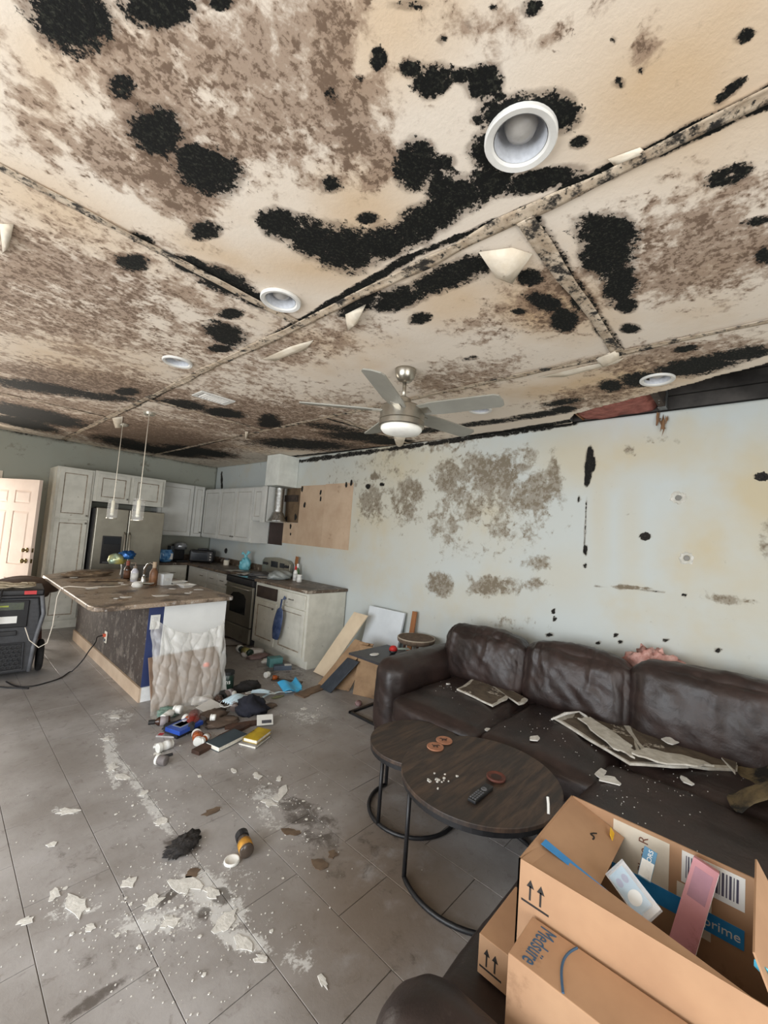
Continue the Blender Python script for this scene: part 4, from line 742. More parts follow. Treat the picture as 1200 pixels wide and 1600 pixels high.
gr = MB().box((-.19, -.01, .1), (.14, .004, .34)).build('grille', M('black recess', (22, 22, 24)), gu)
for r in range(6):
    for c in range(9):
        x = -.165+.036*c+(.018 if r % 2 else 0); z = .125+.038*r
        if x < .125: MB().tube([(x+.019*math.cos(math.pi/3*k+.52), -.014, z+.019*math.sin(math.pi/3*k+.52)) for k in range(6)], .0028, 4, closed=True).build('grille_cell', DKG, gr)
MB().tube([(-.2, -.014, .35), (.14, -.014, .35), (.15, -.014, .1), (-.2, -.014, .085)], .008, 6).build('grille_frame', DKG, gu)
MB().tube([(.235, -.02, .80), (.262, -.02, .62), (.235, -.02, .45), (.215, -.02, .30), (.205, -.02, .07)], .018, 8).build('side_rail', M('grey rail plastic', (92, 94, 98), (110, 112, 116), 20, .5), gu, smooth=True)
for x in (-.20, .285):
    w = MB().tube(arc(0, 0, 0, .13, 0, 2*math.pi*31/32, 31), .028, 10, closed=True); w.v = [(x+p[2], .22+p[0], .158+p[1]) for p in w.v]; ww = w.build('wheel', M('black tyre rubber', (30, 30, 32), (40, 40, 42), 30, .8), gu, smooth=True)
    w = MB().lathe([(.1, -.012), (.1, .012), (.03, .02), (0, .02)], 20, (x, .22, .158), (0, HP, 0)).build('hub', M('grey rail plastic', (92, 94, 98)), ww)
MB().box((-.2, .3, 0), (.22, .42, .07)).build('foot', BLKP, gu)
cbm = M('cream rope cable', (196, 182, 158), (170, 156, 132), 20, .8)
hp = MB(); pts = []
for i in range(140): a = i*.32; rr = .09+.035*math.sin(i*.7); pts.append((.55+.05*math.sin(i*.05)+rr*1.5*math.cos(a), 5.5+rr*math.sin(a), .872+.0022*(i % 30)*.5+.006*math.sin(i)))
tag(MB().tube(pts, .007, 6).build('coiled_cable', cbm, None, smooth=True), 'coiled cream cable heaped on the black drying unit', 'cable')
tag(MB().tube([(.52, 5.33, .872), (.50, 5.315, .70), (.49, 5.30, .45), (.46, 5.30, .2), (.50, 5.26, .012), (.62, 5.12, .008), (.75, 5.0, .008)], .007, 8).build('black_lead', BLKP, None, smooth=True), 'black lead hanging down the front of the drying unit', 'cable')
st = thing('bar_stool', 'brown bar stool with curved low back behind the drying unit', 'stool', (.78, 6.28, 0), -.15)
def shell(U, V):
    a = (U-.5)*2.9; r = .25; z = .72+V*(.07+.13*np.cos(a)**2); f = 1+.12*V
    return np.stack([r*f*np.sin(a)*1.15, r*f*-np.cos(a), z], 1)
BRN = M('brown leatherette', (96, 78, 64), (80, 64, 52), 8, .55)
sheet('backrest', 1, 1, BRN, st, 24, 8, shell, .03); soft('seat', (.46, .42, .08), .035, BRN, st, (0, 0, .70), puff=.012, n=14)
for sx in (-1, 1):
    for sy in (-1, 1): MB().tube([(sx*.15, sy*.13, .67), (sx*.22, sy*.2, 0)], [.018, .013], 8).build('leg', M('red brown wood', (78, 40, 30), (64, 32, 24)), st)
MB().tube([(-.2, -.18, .25), (.2, -.18, .25), (.2, .18, .25), (-.2, .18, .25)], .009, 6, closed=True).build('footrest', M('red brown wood', (78, 40, 30)), st)
# ================================================================ plastic sheet, board and the heap in front of the island
WD = M('weathered brown board', (150, 124, 104), (118, 96, 80), 7, .8, bump=.2, grime=(92, 74, 62), gs=5)
def lean(name, label, cat, p0, p1, top, th, mat, bev=.003, back=.0):
    """board whose bottom edge runs p0-p1 on the floor and whose face rises to top (dx,dy,dz)"""
    a = Vector((*p0, 0)); b = Vector((*p1, 0)); t = Vector(top); nrm = (b-a).cross(t).normalized()*th
    mid = (a+b)/2; vs = [q-mid for q in (a, b, b+t, a+t)]; vs += [q+nrm for q in vs]; mz = min(v.z for v in vs)
    vs = [v-Vector((0, 0, mz)) for v in vs]
    o = MB().add(vs, [(3, 2, 1, 0), (4, 5, 6, 7), (0, 1, 5, 4), (1, 2, 6, 5), (2, 3, 7, 6), (3, 0, 4, 7)]).build(name, mat, None, bevel=bev); o.location = mid; return tag(o, label, cat)
lean('wood_board', 'brown board leaning on the white island end under plastic', 'board', (1.405, 3.86), (2.05, 3.90), (0, .21, .40), .014, WD)
PLS = NT('clear polythene'); PLS.set('Base Color', rgba((232, 230, 224))); PLS.set('Roughness', .12); PLS.set('Alpha', .36); PLS = PLS.m
def poly(U, V):
    topz = .66+.07*np.sin(U*4.2+2.2)+.05*(1-U)**4; z = np.clip(V*1.12-.10, 0, 1)*topz
    f1 = np.abs(np.sin(U*11+V*2.5+3*fbm(U*2, V*2, 5)))**.5; f2 = np.abs(np.sin(U*23-V*7+4*fbm(U*3, V*3, 15)))**.6
    fold = (.035*f1+.018*f2)*(.35+.75*V)+.03*(fbm(U*6, V*6, 17)-.5)+.012*np.abs(np.sin(V*16+U*6))
    y = 3.835+np.clip(z/.66, 0, 1)*.245-.028-fold-.02*np.sin(np.clip(V, 0, 1)*3.1)-.10*np.clip(.1-V, 0, .1)*10
    x = 1.36+U*.70+.05*(fbm(U*3, V*3, 27)-.5)+(.5-U)*.06*np.sin(V*3); return np.stack([x, np.minimum(y, 4.10), np.maximum(z, .004+.012*fbm(U*9, V*9, 3))], 1)
o = sheet('plastic_sheet', 1, 1, PLS, None, 120, 90, poly, 0); tag(o, 'clear crumpled plastic sheet draped over the board at the island', 'plastic sheet')
def at(x, y, z=0): p = PZ(x, y, z); return (p.x, p.y, z)
def atc(x, y): p = at(x, y); return (min(p[0], 2.9), p[1], 0)
# things caught behind the plastic
o = tag(blobmesh('orange_tag', (.06, .05, .05), M('orange plastic', (232, 96, 46)), None, (1.86, 3.895, .29), .15, 3, 2, 10), 'orange knob caught behind the plastic sheet', 'knob')
# ---- the heap: bottles
LG = M('lavender label', (150, 144, 166), (170, 164, 182)); OL = M('olive label', (150, 146, 84), (166, 160, 98)); PUR = M('dark violet plastic', (58, 48, 70))
heap = 'things spilled on the floor before the island'
def lieb(name, label, p0, p1, r, body, cap, lab=None, z=0, **k):
    """bottle lying on the floor (or at height z) with its base near pixel p0 and its cap near pixel p1"""
    a = PZ(*p0, z+r); b = PZ(*p1, z+r); d = b-a; return bottle(name, label, (a.x, a.y, z), r, d.length, body, cap, lab, True, math.atan2(d.y, d.x), group=heap, **k)
lieb('supplement_bottle', 'dark green bottle with lavender label and white lid by the stove', (350, 1026), (373, 1035), .045, GRN, WHITE, LG, neck=.85, caph=.16)
lieb('supplement_bottle', 'dark green bottle with olive label and white lid by the cabinet', (392, 1021), (412, 1030), .045, GRN, WHITE, OL, neck=.85, caph=.16)
b1 = bottle('vitamin_bottle', 'dark green upright bottle lettered ns beside the plastic sheet', at(354, 1082), .058, .21, GRN, M('black lid', (24, 26, 26)), None, group=heap, neck=.85, caph=.15, shoulder=.85)
text_mesh('ns', .06, 'lettering', WHITE, b1, (-.028, -.055, .12), (HP, 0, -.45))
lieb('supplement_bottle', 'grey labelled bottle with white cap at the back of the heap', (362, 1056), (388, 1054), .052, M('grey dusty plastic', (104, 98, 98), (122, 116, 114)), WHITE, M('dusty label', (134, 126, 128)), neck=.5)
lieb('pill_bottle', 'brown bottle with pale label lying left in the heap', (266, 1125), (299, 1121), .034, DKB, BLKP, M('dusty label', (134, 126, 128)), caph=.3)
lieb('pill_bottle', 'deep red bottle in the heap', (304, 1117), (309, 1099), .046, M('deep red plastic', (104, 34, 30), (124, 46, 40), 6, .25), BLKP, None, .02)
lieb('pill_bottle', 'round white bottle beside the deep red bottle', (284, 1109), (296, 1110), .034, WHITE, WHITE, None, .03, neck=.8)
lieb('ointment_jar', 'small white jar in the middle of the heap', (337, 1121), (345, 1121), .024, WHITE, WHITE, None, .05, neck=.9)
lieb('pill_bottle', 'amber pill bottle with white cap at the heap front', (312, 1149), (315, 1139), .03, AMB, WHITE, None, neck=.9)
lieb('pill_bottle', 'second amber pill bottle lying beside the plank', (325, 1150), (336, 1141), .026, AMB, WHITE, LABW, neck=.9)
lieb('pill_bottle', 'white-capped amber bottle tilted on the heap', (305, 1129), (322, 1137), .028, AMB, WHITE, LABW, .03, neck=.9)
lieb('pill_bottle', 'white cylinder bottle lying at the heap front', (269, 1161), (291, 1153), .03, WHITE, WHITE, LABW, neck=.92)
lieb('pill_bottle', 'round white lid bottle facing out at the heap front', (308, 1153), (309, 1161), .032, AMB, WHITE, None, neck=.92)
lieb('pill_bottle', 'lone dusty bottle with white lid on the tiles', (260, 1189), (275, 1192), .03, M('grey dusty plastic', (104, 98, 98)), WHITE, None, neck=.94)
tag(MB().tube([(0, 0, .009), (.11, -.02, .009)], .009, 8).build('mascara_tube', BLKP), 'thin black tube beside the lone bottle', 'tube').location = at(241, 1187)
lieb('dropper_bottle', 'grey bottle with white dropper standing out of the heap', (366, 1106), (366, 1134), .036, M('smoky plastic', (86, 74, 70), (104, 92, 88), 8, .3), WHITE, M('dusty label', (134, 126, 128)), .02, neck=.5, caph=.35)
lieb('pill_bottle', 'small white bottle at the left tip of the heap', (267, 1114), (279, 1106), .03, WHITE, WHITE, None, .02, neck=.8)
lieb('pill_bottle', 'clear bottle with white cap beside the brown bottle', (292, 1128), (303, 1123), .026, M('clear soap plastic', (186, 186, 196)), WHITE, None, .03)
lieb('pill_bottle', 'white round cap bottle lying on the bare floor near the cabinet', (420, 1053), (425, 1051), .03, WHITE, WHITE, None, neck=.9)
lieb('sauce_bottle', 'small amber sauce bottle behind the board scraps', (426, 1059), (416, 1060), .026, AMB, M('brown cap', (84, 56, 34)), None)
lieb('pill_bottle', 'dark bottle half under the face mask', (345, 1098), (352, 1112), .034, DKB, BLKP, None)
lieb('pill_bottle', 'clear ribbed bottle beside the lettered bottle', (362, 1082), (375, 1076), .04, M('smoky plastic', (86, 74, 70)), BLKP, M('dusty label', (134, 126, 128)))
lieb('pill_bottle', 'grey bottle with pale cap under the brown wrapper', (318, 1126), (336, 1131), .03, M('grey dusty plastic', (104, 98, 98)), WHITE, None)
lieb('pill_bottle', 'small amber bottle behind the blue box', (296, 1131), (308, 1130), .024, AMB, WHITE, LABW, neck=.9)
lieb('spice_bottle', 'bottle with yellow label and black cap lying on the near floor', (386, 1331), (396, 1362), .034, M('smoky jar', (74, 64, 56), None, 5, .2), BLKP, M('yellow label', (206, 150, 48), (150, 104, 40), 30), neck=.8, caph=.3)
t = thing('plastic_saucer', 'round white plastic lid lying on the near floor', 'lid', at(362, 1347)); MB().lathe([(.036, 0), (.038, .004), (.036, .012), (.032, .014), (.028, .010), (0, .010)], 22).build('disc', WHITE, t, smooth=True)
tag(blobmesh('scrub_brush', (.17, .10, .05), M('black bristle', (34, 32, 32), (60, 56, 54), 50, .9, bump=.8, bs=90), None, at(285, 1325), .5, 4, 77, 16, rot=(0, 0, .3)), 'charred black lump lying on the near floor', 'lump')
# mask, gloves, cloths
MSK = M('pale blue mask fabric', (186, 208, 220), (204, 222, 230), 10, .8)
def mask(c, rz, w, l, label, bend=.04, seed=0, col=MSK):
    t = thing('face_mask', label, 'mask', c, rz)
    sheet('panel', 1, 1, col, t, 16, 40, lambda U, V: np.stack([(U-.5)*w, (V-.5)*l, .02+bend*np.sin(U*3.1)*np.sin(V*3.1)+.006*np.sign(np.sin(V*28))+.004*np.sin(V*56)], 1), .002)
    for s_ in (-1, 1): MB().tube([(s_*w/2, -l/2, .02), (s_*(w/2+.05), -l/3, .012), (s_*(w/2+.06), 0, .01), (s_*(w/2+.04), l/3, .012), (s_*w/2, l/2, .02)], .003, 5).build('ear_loop', WHITE, t)
    return t
mask(at(368, 1097, .06), .2, .19, .13, 'pale blue pleated face mask on top of the heap'); mask(at(407, 1085, .02), -.7, .17, .05, 'pale folded mask strip trailing to the right of the heap', .02)
tag(sheet('mask_strap', 1, 1, MSK, None, 24, 4, lambda U, V: np.stack([U*.30, (V-.5)*.03+.05*np.sin(U*4), .012+.015*vn(U*6, V*0, 4)], 1), .002), 'pale curling strap on the floor right of the heap', 'strap').location = at(410, 1094)
NVY = M('navy black cloth', (22, 24, 34), (34, 36, 48), 12, .9, bump=.3)
pile('black_glove', 'crumpled navy black glove in the heap', 'glove', at(392, 1112), (.24, .26, .16), NVY, 41, .5); pile('black_cloth', 'black cloth lump behind the face mask', 'cloth', at(385, 1078), (.26, .14, .10), M('black cloth', (26, 24, 24), (40, 37, 36), 12, .95), 42, .5)
pile('black_cloth', 'dark crumpled sock between the mask and the lettered bottle', 'sock', at(352, 1090), (.16, .12, .08), M('black cloth', (26, 24, 24)), 141, .5); pile('paper_wad', 'white crumpled tissue behind the deep red bottle', 'tissue', at(315, 1098), (.18, .12, .07), M('white rag', (214, 210, 206), (190, 186, 180), 9, .9), 142, .6); pile('paper_wad', 'grey brown crumpled bag behind the teal book', 'bag', at(345, 1132), (.26, .14, .05), M('brown grey wrapper', (110, 94, 82), (86, 72, 62), 12, .6), 143, .6)
pile('black_cloth', 'black crumpled wrapper under the blue box', 'wrapper', at(272, 1137), (.16, .12, .05), M('black cloth', (26, 24, 24)), 144, .5); pile('paper_wad', 'pale crumpled paper right of the black glove', 'paper', at(420, 1105), (.14, .08, .03), M('brown grey wrapper', (110, 94, 82)), 145, .6)
gl = thing('blue_glove', 'bright blue disposable glove on the floor by the board scraps', 'glove', at(452, 1078)); 
sheet('palm', 1, 1, M('bright blue nitrile', (58, 156, 204), (84, 178, 220), 8, .4), gl, 18, 14, lambda U, V: np.stack([(U-.5)*.22, (V-.5)*.13-.04*np.sin(U*3.1), .02+.06*V+.02*np.sin(U*7)], 1), .004); MB().tube([(-.09, -.06, .015), (.09, -.08, .015)], .012).build('cuff', M('bright blue nitrile', (58, 156, 204)), gl)
# packets and cartons
def carton(name, label, c, size, rz, mat, decals=(), cat='box', tilt=0, group=None):
    t = thing(name, label, cat, c, 0, group, rot=(tilt, 0, rz)); w, l, h = size
    MB().box((-w/2, -l/2, 0), (w/2, l/2, h)).build('carton', mat, t, bevel=.0015)
    for i, (x0, y0, x1, y1, mt) in enumerate(decals): MB().box((x0*w, y0*l, h), (x1*w, y1*l, h+.0008)).build('label', mt, t)
    return t
BLU = M('blue printed card', (34, 78, 176), (28, 64, 150), 8, .45); GRY = M('grey print', (150, 160, 170), (120, 130, 142), 30, .5)
carton('medicine_box', 'blue box with grey window panel in the heap', at(288, 1137, .045), (.22, .15, .03), .35, BLU, [(-.3, -.2, .3, .4, GRY), (-.24, -.1, .24, .3, M('dark grey screen', (86, 92, 100)))]); carton('medicine_box', 'black box under the blue box in the heap', at(285, 1143), (.21, .14, .044), .3, M('black card', (30, 30, 34)))
carton('toothpaste_tube', 'white tube with grey cap at the left tip of the heap', at(256, 1166), (.13, .04, .015), -.55, WHITE, [(-.3, -.3, .2, .3, LABW)], 'tube'); carton('blister_pack', 'silver and red blister pack left in the heap', at(261, 1150), (.14, .06, .012), -.8, M('foil pack', (170, 166, 164), (196, 192, 190), 30, .3, .5), [(-.45, -.3, -.2, .3, M('red print', (160, 40, 50)))], 'packet')
carton('envelope', 'torn white envelope behind the deep red bottle', at(328, 1104, .05), (.2, .14, .003), .5, M('white paper stock', (220, 218, 214), (204, 202, 198), 6), [], 'envelope', .25); carton('leaflet', 'white printed leaflet card at the heap right side', at(414, 1125, .03), (.13, .12, .004), -.5, WHITE, [(-.2, -.35, .4, -.05, M('dark photo print', (70, 70, 76)))], 'card', .3)
carton('teal_box', 'teal box with white panel by the base cabinet', atc(463, 1033), (.16, .1, .1), -.2, M('teal card', (92, 140, 140), (76, 122, 124)), [], 'box'); carton('shoe', 'dark blue and white slipper by the teal box', atc(445, 1045), (.2, .08, .05), -.5, M('slate cloth', (70, 80, 94)), [(.1, -.4, .5, .4, WHITE)], 'slipper')
pile('white_rag', 'white crumpled rag at the foot of the base cabinet', 'rag', atc(432, 1017), (.26, .14, .09), M('white rag', (214, 210, 206), (190, 186, 180), 9, .9), 43, .6); pile('white_rag', 'small white crumpled tissue beside the slipper', 'tissue', atc(424, 1033), (.12, .08, .05), WHITE, 44, .6); pile('paper_wad', 'pink brown crumpled paper by the teal box', 'paper', atc(447, 1020), (.24, .12, .06), M('pink brown paper', (150, 128, 126), (120, 98, 96)), 45, .6)
pile('netting_wad', 'greenish netting wad at the left of the heap', 'netting', at(262, 1118), (.16, .14, .07), M('green netting', (92, 124, 112), (140, 160, 150), 30, .6), 46, .6)
pile('paper_wad', 'brown grey crumpled wrapper in the middle of the heap', 'wrapper', at(330, 1120), (.24, .16, .06), M('brown grey wrapper', (110, 94, 82), (86, 72, 62), 12, .6), 47, .6); pile('peeled_fruit', 'olive peel scrap right of the face mask strap', 'scrap', at(434, 1090), (.12, .04, .02), M('olive scrap', (112, 116, 84)), 48, .5)
def book(label, c, size, rz, cover, tilt=0, pages=(224, 220, 208), ttl=None):
    t = thing('book', label, 'book', c, 0, 'books at the heap', rot=(tilt, 0, rz)); w, l, h = size; cm_ = cover
    MB().box((-w/2, -l/2, 0), (w/2, l/2, .003)).build('back_cover', cm_, t); MB().box((-w/2, -l/2, h-.003), (w/2, l/2, h)).build('front_cover', cm_, t); MB().box((-w/2-.001, l/2-.003, 0), (w/2, l/2+.001, h)).build('spine', cm_, t)
    MB().box((-w/2+.004, -l/2+.004, .003), (w/2-.004, l/2-.003, h-.003)).build('pages', M('book pages', pages, None, 60), t); return t
book('dark teal book with pale page edge at the heap front', at(354, 1160), (.26, .14, .035), .25, M('dark teal cover', (58, 72, 80), (48, 60, 68)), 0)
book('worn white notebook under the yellow book', at(398, 1158), (.2, .15, .018), .45, M('white grey cover', (176, 174, 172), (110, 108, 108), 6)); book('yellow worn book on top of the white notebook', at(402, 1152, .019), (.19, .12, .028), .45, M('worn yellow cover', (196, 166, 36), (160, 132, 26), 9, .6, grime=(96, 78, 30), gs=14, gt=.58), 0, (150, 130, 60))
DWD = M('dark rotten wood', (84, 58, 44), (58, 40, 32), 9, .9, bump=.4)
def plank(label, pa, pb, w, h, mat, z=0, cat='plank', name='wood_scrap'):
    a = Vector(at(*pa)); b = Vector(at(*pb)); d = b-a; L = d.length; o = MB(); n = 8; rs = random.Random(int(pa[0]*7+pb[1])); P = []
    for i in range(n+1):
        x = -L/2+L*i/n; ww = w/2*(1+rs.uniform(-.12, .12)); P.append((x+rs.uniform(-.01, .01)*(i in (0, n)), ww))
    poly = [(x, y) for x, y in P]+[(x, -y*(1+rs.uniform(-.1, .1))) for x, y in reversed(P)]
    q = o.prism(list(reversed(poly)), 0, h).build(name, mat, None); c = (a+b)/2; q.location = (c.x, c.y, z); q.rotation_euler = (0, 0, math.atan2(d.y, d.x)); return tag(q, label, cat)
plank('dark rotten wood strip at the heap front', (306, 1178), (384, 1135), .07, .025, DWD); plank('second dark wood strip behind the yellow book', (352, 1138), (410, 1130), .06, .02, DWD)
plank('dark board scrap by the bright blue glove', (425, 1062), (470, 1068), .08, .012, M('dark brown board', (62, 50, 42), (84, 70, 58), 9)); plank('long broken board at the foot of the leaning panels', (468, 1088), (512, 1070), .12, .012, M('tan broken board', (122, 98, 76), (96, 76, 60), 9))
plank('dark strip on the floor before the stove', (352, 1010), (392, 1008), .04, .01, M('dark brown board', (62, 50, 42))); plank('short dark strip beside the range drawer', (350, 996), (372, 1000), .03, .01, M('dark brown board', (62, 50, 42)))
# ================================================================ leaning panels, C-shaped side table
TAN_ = M('tan panel back', (164, 134, 102), (138, 110, 82), 6, .85, grime=(110, 86, 64), gs=4); CRM = M('cream painted panel', (222, 204, 176), (206, 186, 158), 3, .7)
def lp(x0, y0, x1, y1): a = PZ(x0, y0, 0); b = PZ(x1, y1, 0); return (a.x, a.y), (b.x, b.y)
def tilt_(k, z): return (.667*k, -.744*k, z)
lean('cabinet_panel', 'tall cream panel leaning right beside the base cabinet end', 'panel', *lp(491, 1050, 510, 1059), tilt_(.42, .72), .018, CRM)
lean('cabinet_panel', 'brown panel with dark edge leaning beside the cream panel', 'panel', *lp(498, 1069, 518, 1079), tilt_(.36, .50), .016, TAN_)
lean('picture_slab', 'black slate picture slab leaning on the brown panel', 'slab', *lp(500, 1075, 517, 1083), tilt_(.27, .33), .014, M('black slate print', (44, 50, 58), (58, 64, 72), 12, .4, grime=(120, 124, 126), gs=14, gt=.66))
lean('cabinet_panel', 'tan notched panel behind the side table', 'panel', *lp(523, 1075, 546, 1080), tilt_(.22, .50), .016, TAN_)
lean('cabinet_panel', 'tan panel under the side table top', 'panel', *lp(552, 1084, 590, 1093), (.05, .0, .49), .016, TAN_)
lean('door_frame_panel', 'white framed panel leaning on the wall behind the side table', 'panel', (3.50, 3.55), (3.52, 3.02), (.10, -.06, .80), .03, M('white panel paint', (214, 220, 224), (200, 206, 210), 3, .5)); lean('wood_strip', 'brown wooden strip leaning on the wall beside the sofa', 'strip', (3.50, 2.86), (3.50, 2.80), (.12, 0, .84), .02, M('brown wood', (134, 86, 48)))
tb = thing('side_table', 'black C-shaped side table tucked against the sofa arm', 'side table', (2.85, 2.62, 0)); BM = M('black powder coat', (24, 24, 26), (34, 34, 36), 20, .45)
MB().box((-.2, -.19, .535), (.32, .19, .555)).build('table_top', M('black wood grain top', (42, 42, 46), (60, 60, 64), 6, .45, bump=.1), tb, bevel=.004)
for y in (-.18, .18): MB().box((.27, y-.0125, .02), (.295, y+.0125, .535)).build('post', BM, tb); MB().box((-.14, y-.0125, 0), (.30, y+.0125, .02)).build('base_rail', BM, tb)
MB().box((-.14, -.18, 0), (-.115, .18, .02)).build('base_rail', BM, tb); MB().box((.275, -.18, .51), (.3, .18, .534)).build('cross_rail', BM, tb)
TT = .5555
pile('paper_wad', 'white paper scrap on the black side table', 'paper', at(585, 1023, TT), (.1, .07, .012), WHITE, 51, .3); rb = thing('dog_toy', 'red and black ball on the side table', 'ball', at(614, 1021, TT)); MB().lathe([(0, 0), (.02, .002), (.034, .012), (.04, .03)], 20).build('lower_half', BLKP, rb, smooth=True); MB().lathe([(.04, .03), (.036, .052), (.022, .068), (0, .073)], 20).build('upper_half', M('red plastic', (196, 40, 36)), rb, smooth=True)
carton('gift_card', 'small pale green card on the side table', at(630, 1014, TT), (.12, .06, .004), -.5, M('pale green card', (170, 190, 186)), [], 'card')
dr = thing('round_stool', 'brown round stool top behind the sofa arm', 'stool', (3.42, 2.64, 0)); WV = M('woven brown', (116, 98, 82), (90, 76, 64), 30, .9, bump=.5)
MB().lathe([(0, .57), (.17, .575), (.19, .59), (.195, .615), (.185, .63), (.15, .622), (0, .615)], 28).build('seat', WV, dr, smooth=True); MB().tube(arc(0, 0, .625, .188, 0, 6.1, 30), .007, 6, closed=True).build('rim', M('pale rim', (160, 148, 132)), dr)
for a in (.5, 2.6, 4.7): MB().tube([(.12*math.cos(a), .12*math.sin(a), .57), (.16*math.cos(a), .16*math.sin(a), 0)], .014, 8).build('leg', DWD, dr)
tag(blobmesh('ball', (.07, .07, .06), M('red grey ball', (150, 128, 126), (96, 50, 46), 30), None, at(560, 1102), .05, 2, 3, 12), 'small pale round toy by the side table base', 'ball')
# ================================================================ sectional sofa
def leather():
    t = NT('dark brown leather'); n = t.noise(3, 6, .65); n2 = t.noise(40, 5, .7); P = t.pos()
    c = t.mix(t.ramp(n, .35, .7), rgba((36, 28, 26)), rgba((56, 42, 38))); c = t.mix(t.ma('MULTIPLY', t.ramp(t.noise(11, 9, .78), .62, .76), .45), c, rgba((118, 110, 106)))
    t.set('Base Color', c); t.set('Roughness', t.ma('ADD', .28, t.ma('MULTIPLY', n, .3))); t.bump(t.ma('ADD', t.ma('MULTIPLY', n2, .3), t.noise(7, 4, .6, dist=.8)), .22, .02); return t.m
LEA = leather()
so = thing('sectional_sofa', 'dark brown leather sectional sofa covered in fallen debris', 'sofa', (3.0, 1.0, 0))
def sp(name, x0, x1, y0, y1, z0, z1, r, **k): return soft(name, (x1-x0, y1-y0, z1-z0), r, LEA, so, ((x0+x1)/2-3.0, (y0+y1)/2-1.0, (z0+z1)/2), **k)
MB().box((2.50-3, .62-1, .04), (3.58-3, 2.30-1, .28)).box((.86-3, -.55-1, .04), (3.58-3, .62-1, .28)).build('base_frame', LEA, so, bevel=.02)
for x, y in ((2.55, 2.2), (2.55, .8), (.95, .55), (3.5, 2.2)): MB().lathe([(.025, 0), (.03, .045)], 12, (x-3, y-1, 0)).build('foot', BM, so)
for i, (y0, y1) in enumerate(((1.335, 2.06), (.61, 1.33), (-.50, .605))): sp('seat_cushion', 2.40 if i < 2 else 2.735, 3.34, y0, y1, .26, .455, .07, puff=.025, wr=.02, seed=60+i)
sp('seat_cushion', 1.72, 2.73, -.5, .66, .26, .455, .07, puff=.02, wr=.02, seed=66); sp('seat_cushion', .99, 1.715, -.5, .66, .26, .45, .06, puff=.0, wr=.015, seed=67)
for i, (y0, y1, z1) in enumerate(((1.42, 2.16, .87), (.66, 1.41, .885), (-.45, .65, .925))):
    o = soft('back_cushion', (.30, y1-y0, z1-.40), .10, LEA, so, (3.335-3, (y0+y1)/2-1, (z1+.40)/2), (0, .14, 0), puff=.035, wr=.03, seed=70+i, n=44, creases=9)
MB().box((3.42-3, -.5-1, .1), (3.60-3, 2.28-1, .70)).build('back_frame', LEA, so, bevel=.05, bseg=3)
sp('arm', 2.48, 3.50, 2.07, 2.36, .06, .66, .12, puff=.015, wr=.015, seed=81, n=30); sp('arm', .72, .985, -.5, .66, .06, .60, .12, puff=.01, wr=.012, seed=82, n=30)
from mathutils.bvhtree import BVHTree
_v = []; _f = []
for ch in so.children:
    if ch.name.startswith('seat_cushion'):
        n0 = len(_v); _v += [(v.co.x+3, v.co.y+1, v.co.z) for v in ch.data.vertices]; _f += [tuple(i+n0 for i in pl.vertices) for pl in ch.data.polygons]
SEAT = BVHTree.FromPolygons(_v, _f)
def seat_z(x, y):
    h_ = SEAT.ray_cast(Vector((x, y, 1.5)), Vector((0, 0, -1))); return h_[0].z if h_[0] is not None else .44
# debris on the sofa
DRY = M('broken drywall core', (206, 202, 192), (176, 170, 158), 18, .95, bump=.4); DRB = M('dirty drywall face', (104, 92, 77), (74, 64, 54), 9, .95, bump=.3, grime=(186, 178, 164), gs=7, gt=.57, gw=.06)
def dslab(label, pix, z, th, name='drywall_piece', tilt=0, seed=0, lift=0):
    pts = [PZ(x, y, z) for x, y in pix]; c = sum(pts, Vector())/len(pts); poly = [(p.x-c.x, p.y-c.y) for p in pts]; rs = random.Random(seed); q = []
    for i in range(len(poly)):
        a = poly[i]; b = poly[(i+1) % len(poly)]
        for k in range(4): u = k/4; q.append((a[0]*(1-u)+b[0]*u+rs.uniform(-.008, .008), a[1]*(1-u)+b[1]*u+rs.uniform(-.008, .008)))
    ar = sum(q[i][0]*q[(i+1) % len(q)][1]-q[(i+1) % len(q)][0]*q[i][1] for i in range(len(q)))
    if ar < 0: q.reverse()
    if not lift and not tilt: z = max(z-.02 if z > .483 else 0, max(seat_z(c.x+a, c.y+b) for a, b in q)+.001)
    t = thing(name, label, 'drywall piece', (c.x, c.y, z), 0, 'drywall pieces on the sofa', rot=(lift, tilt, 0)); MB().prism(q, 0, th).build('core', DRY, t); MB().prism([(x*.93+.006*math.sin(i*2.1), y*.88+.01*math.sin(i*1.3)) for i, (x, y) in enumerate(q)], th, th+.0015).build('paper_face', DRB, t); return t
dslab('flat drywall piece on the left seat nearest the arm', [(715, 1080), (742, 1062), (796, 1092), (770, 1106)], .475, .012, seed=1); dslab('narrow drywall strip beside the left flat piece', [(752, 1062), (764, 1060), (824, 1096), (812, 1104)], .478, .014, seed=2, tilt=.03)
dslab('grey drywall strip against the middle back cushion', [(890, 1098), (900, 1090), (976, 1112), (968, 1126)], .50, .015, seed=3, tilt=-.2)
dslab('long dark drywall slab across the middle seat', [(880, 1122), (905, 1100), (990, 1135), (1000, 1178), (975, 1180)], .49, .014, seed=4); dslab('wide dark drywall slab across the right seat', [(975, 1132), (1010, 1126), (1155, 1165), (1150, 1200), (1060, 1195), (1000, 1168)], .50, .015, seed=5)
dslab('white-edged long strip along the front of the slabs', [(865, 1125), (890, 1122), (1000, 1190), (1085, 1194), (1075, 1203), (985, 1198)], .478, .014, 'drywall_piece', seed=6)
o = dslab('curled upright drywall corner by the right cushion', [(1088, 1142), (1140, 1140), (1158, 1165), (1150, 1198)], .53, .008, tilt=-.12, seed=8)
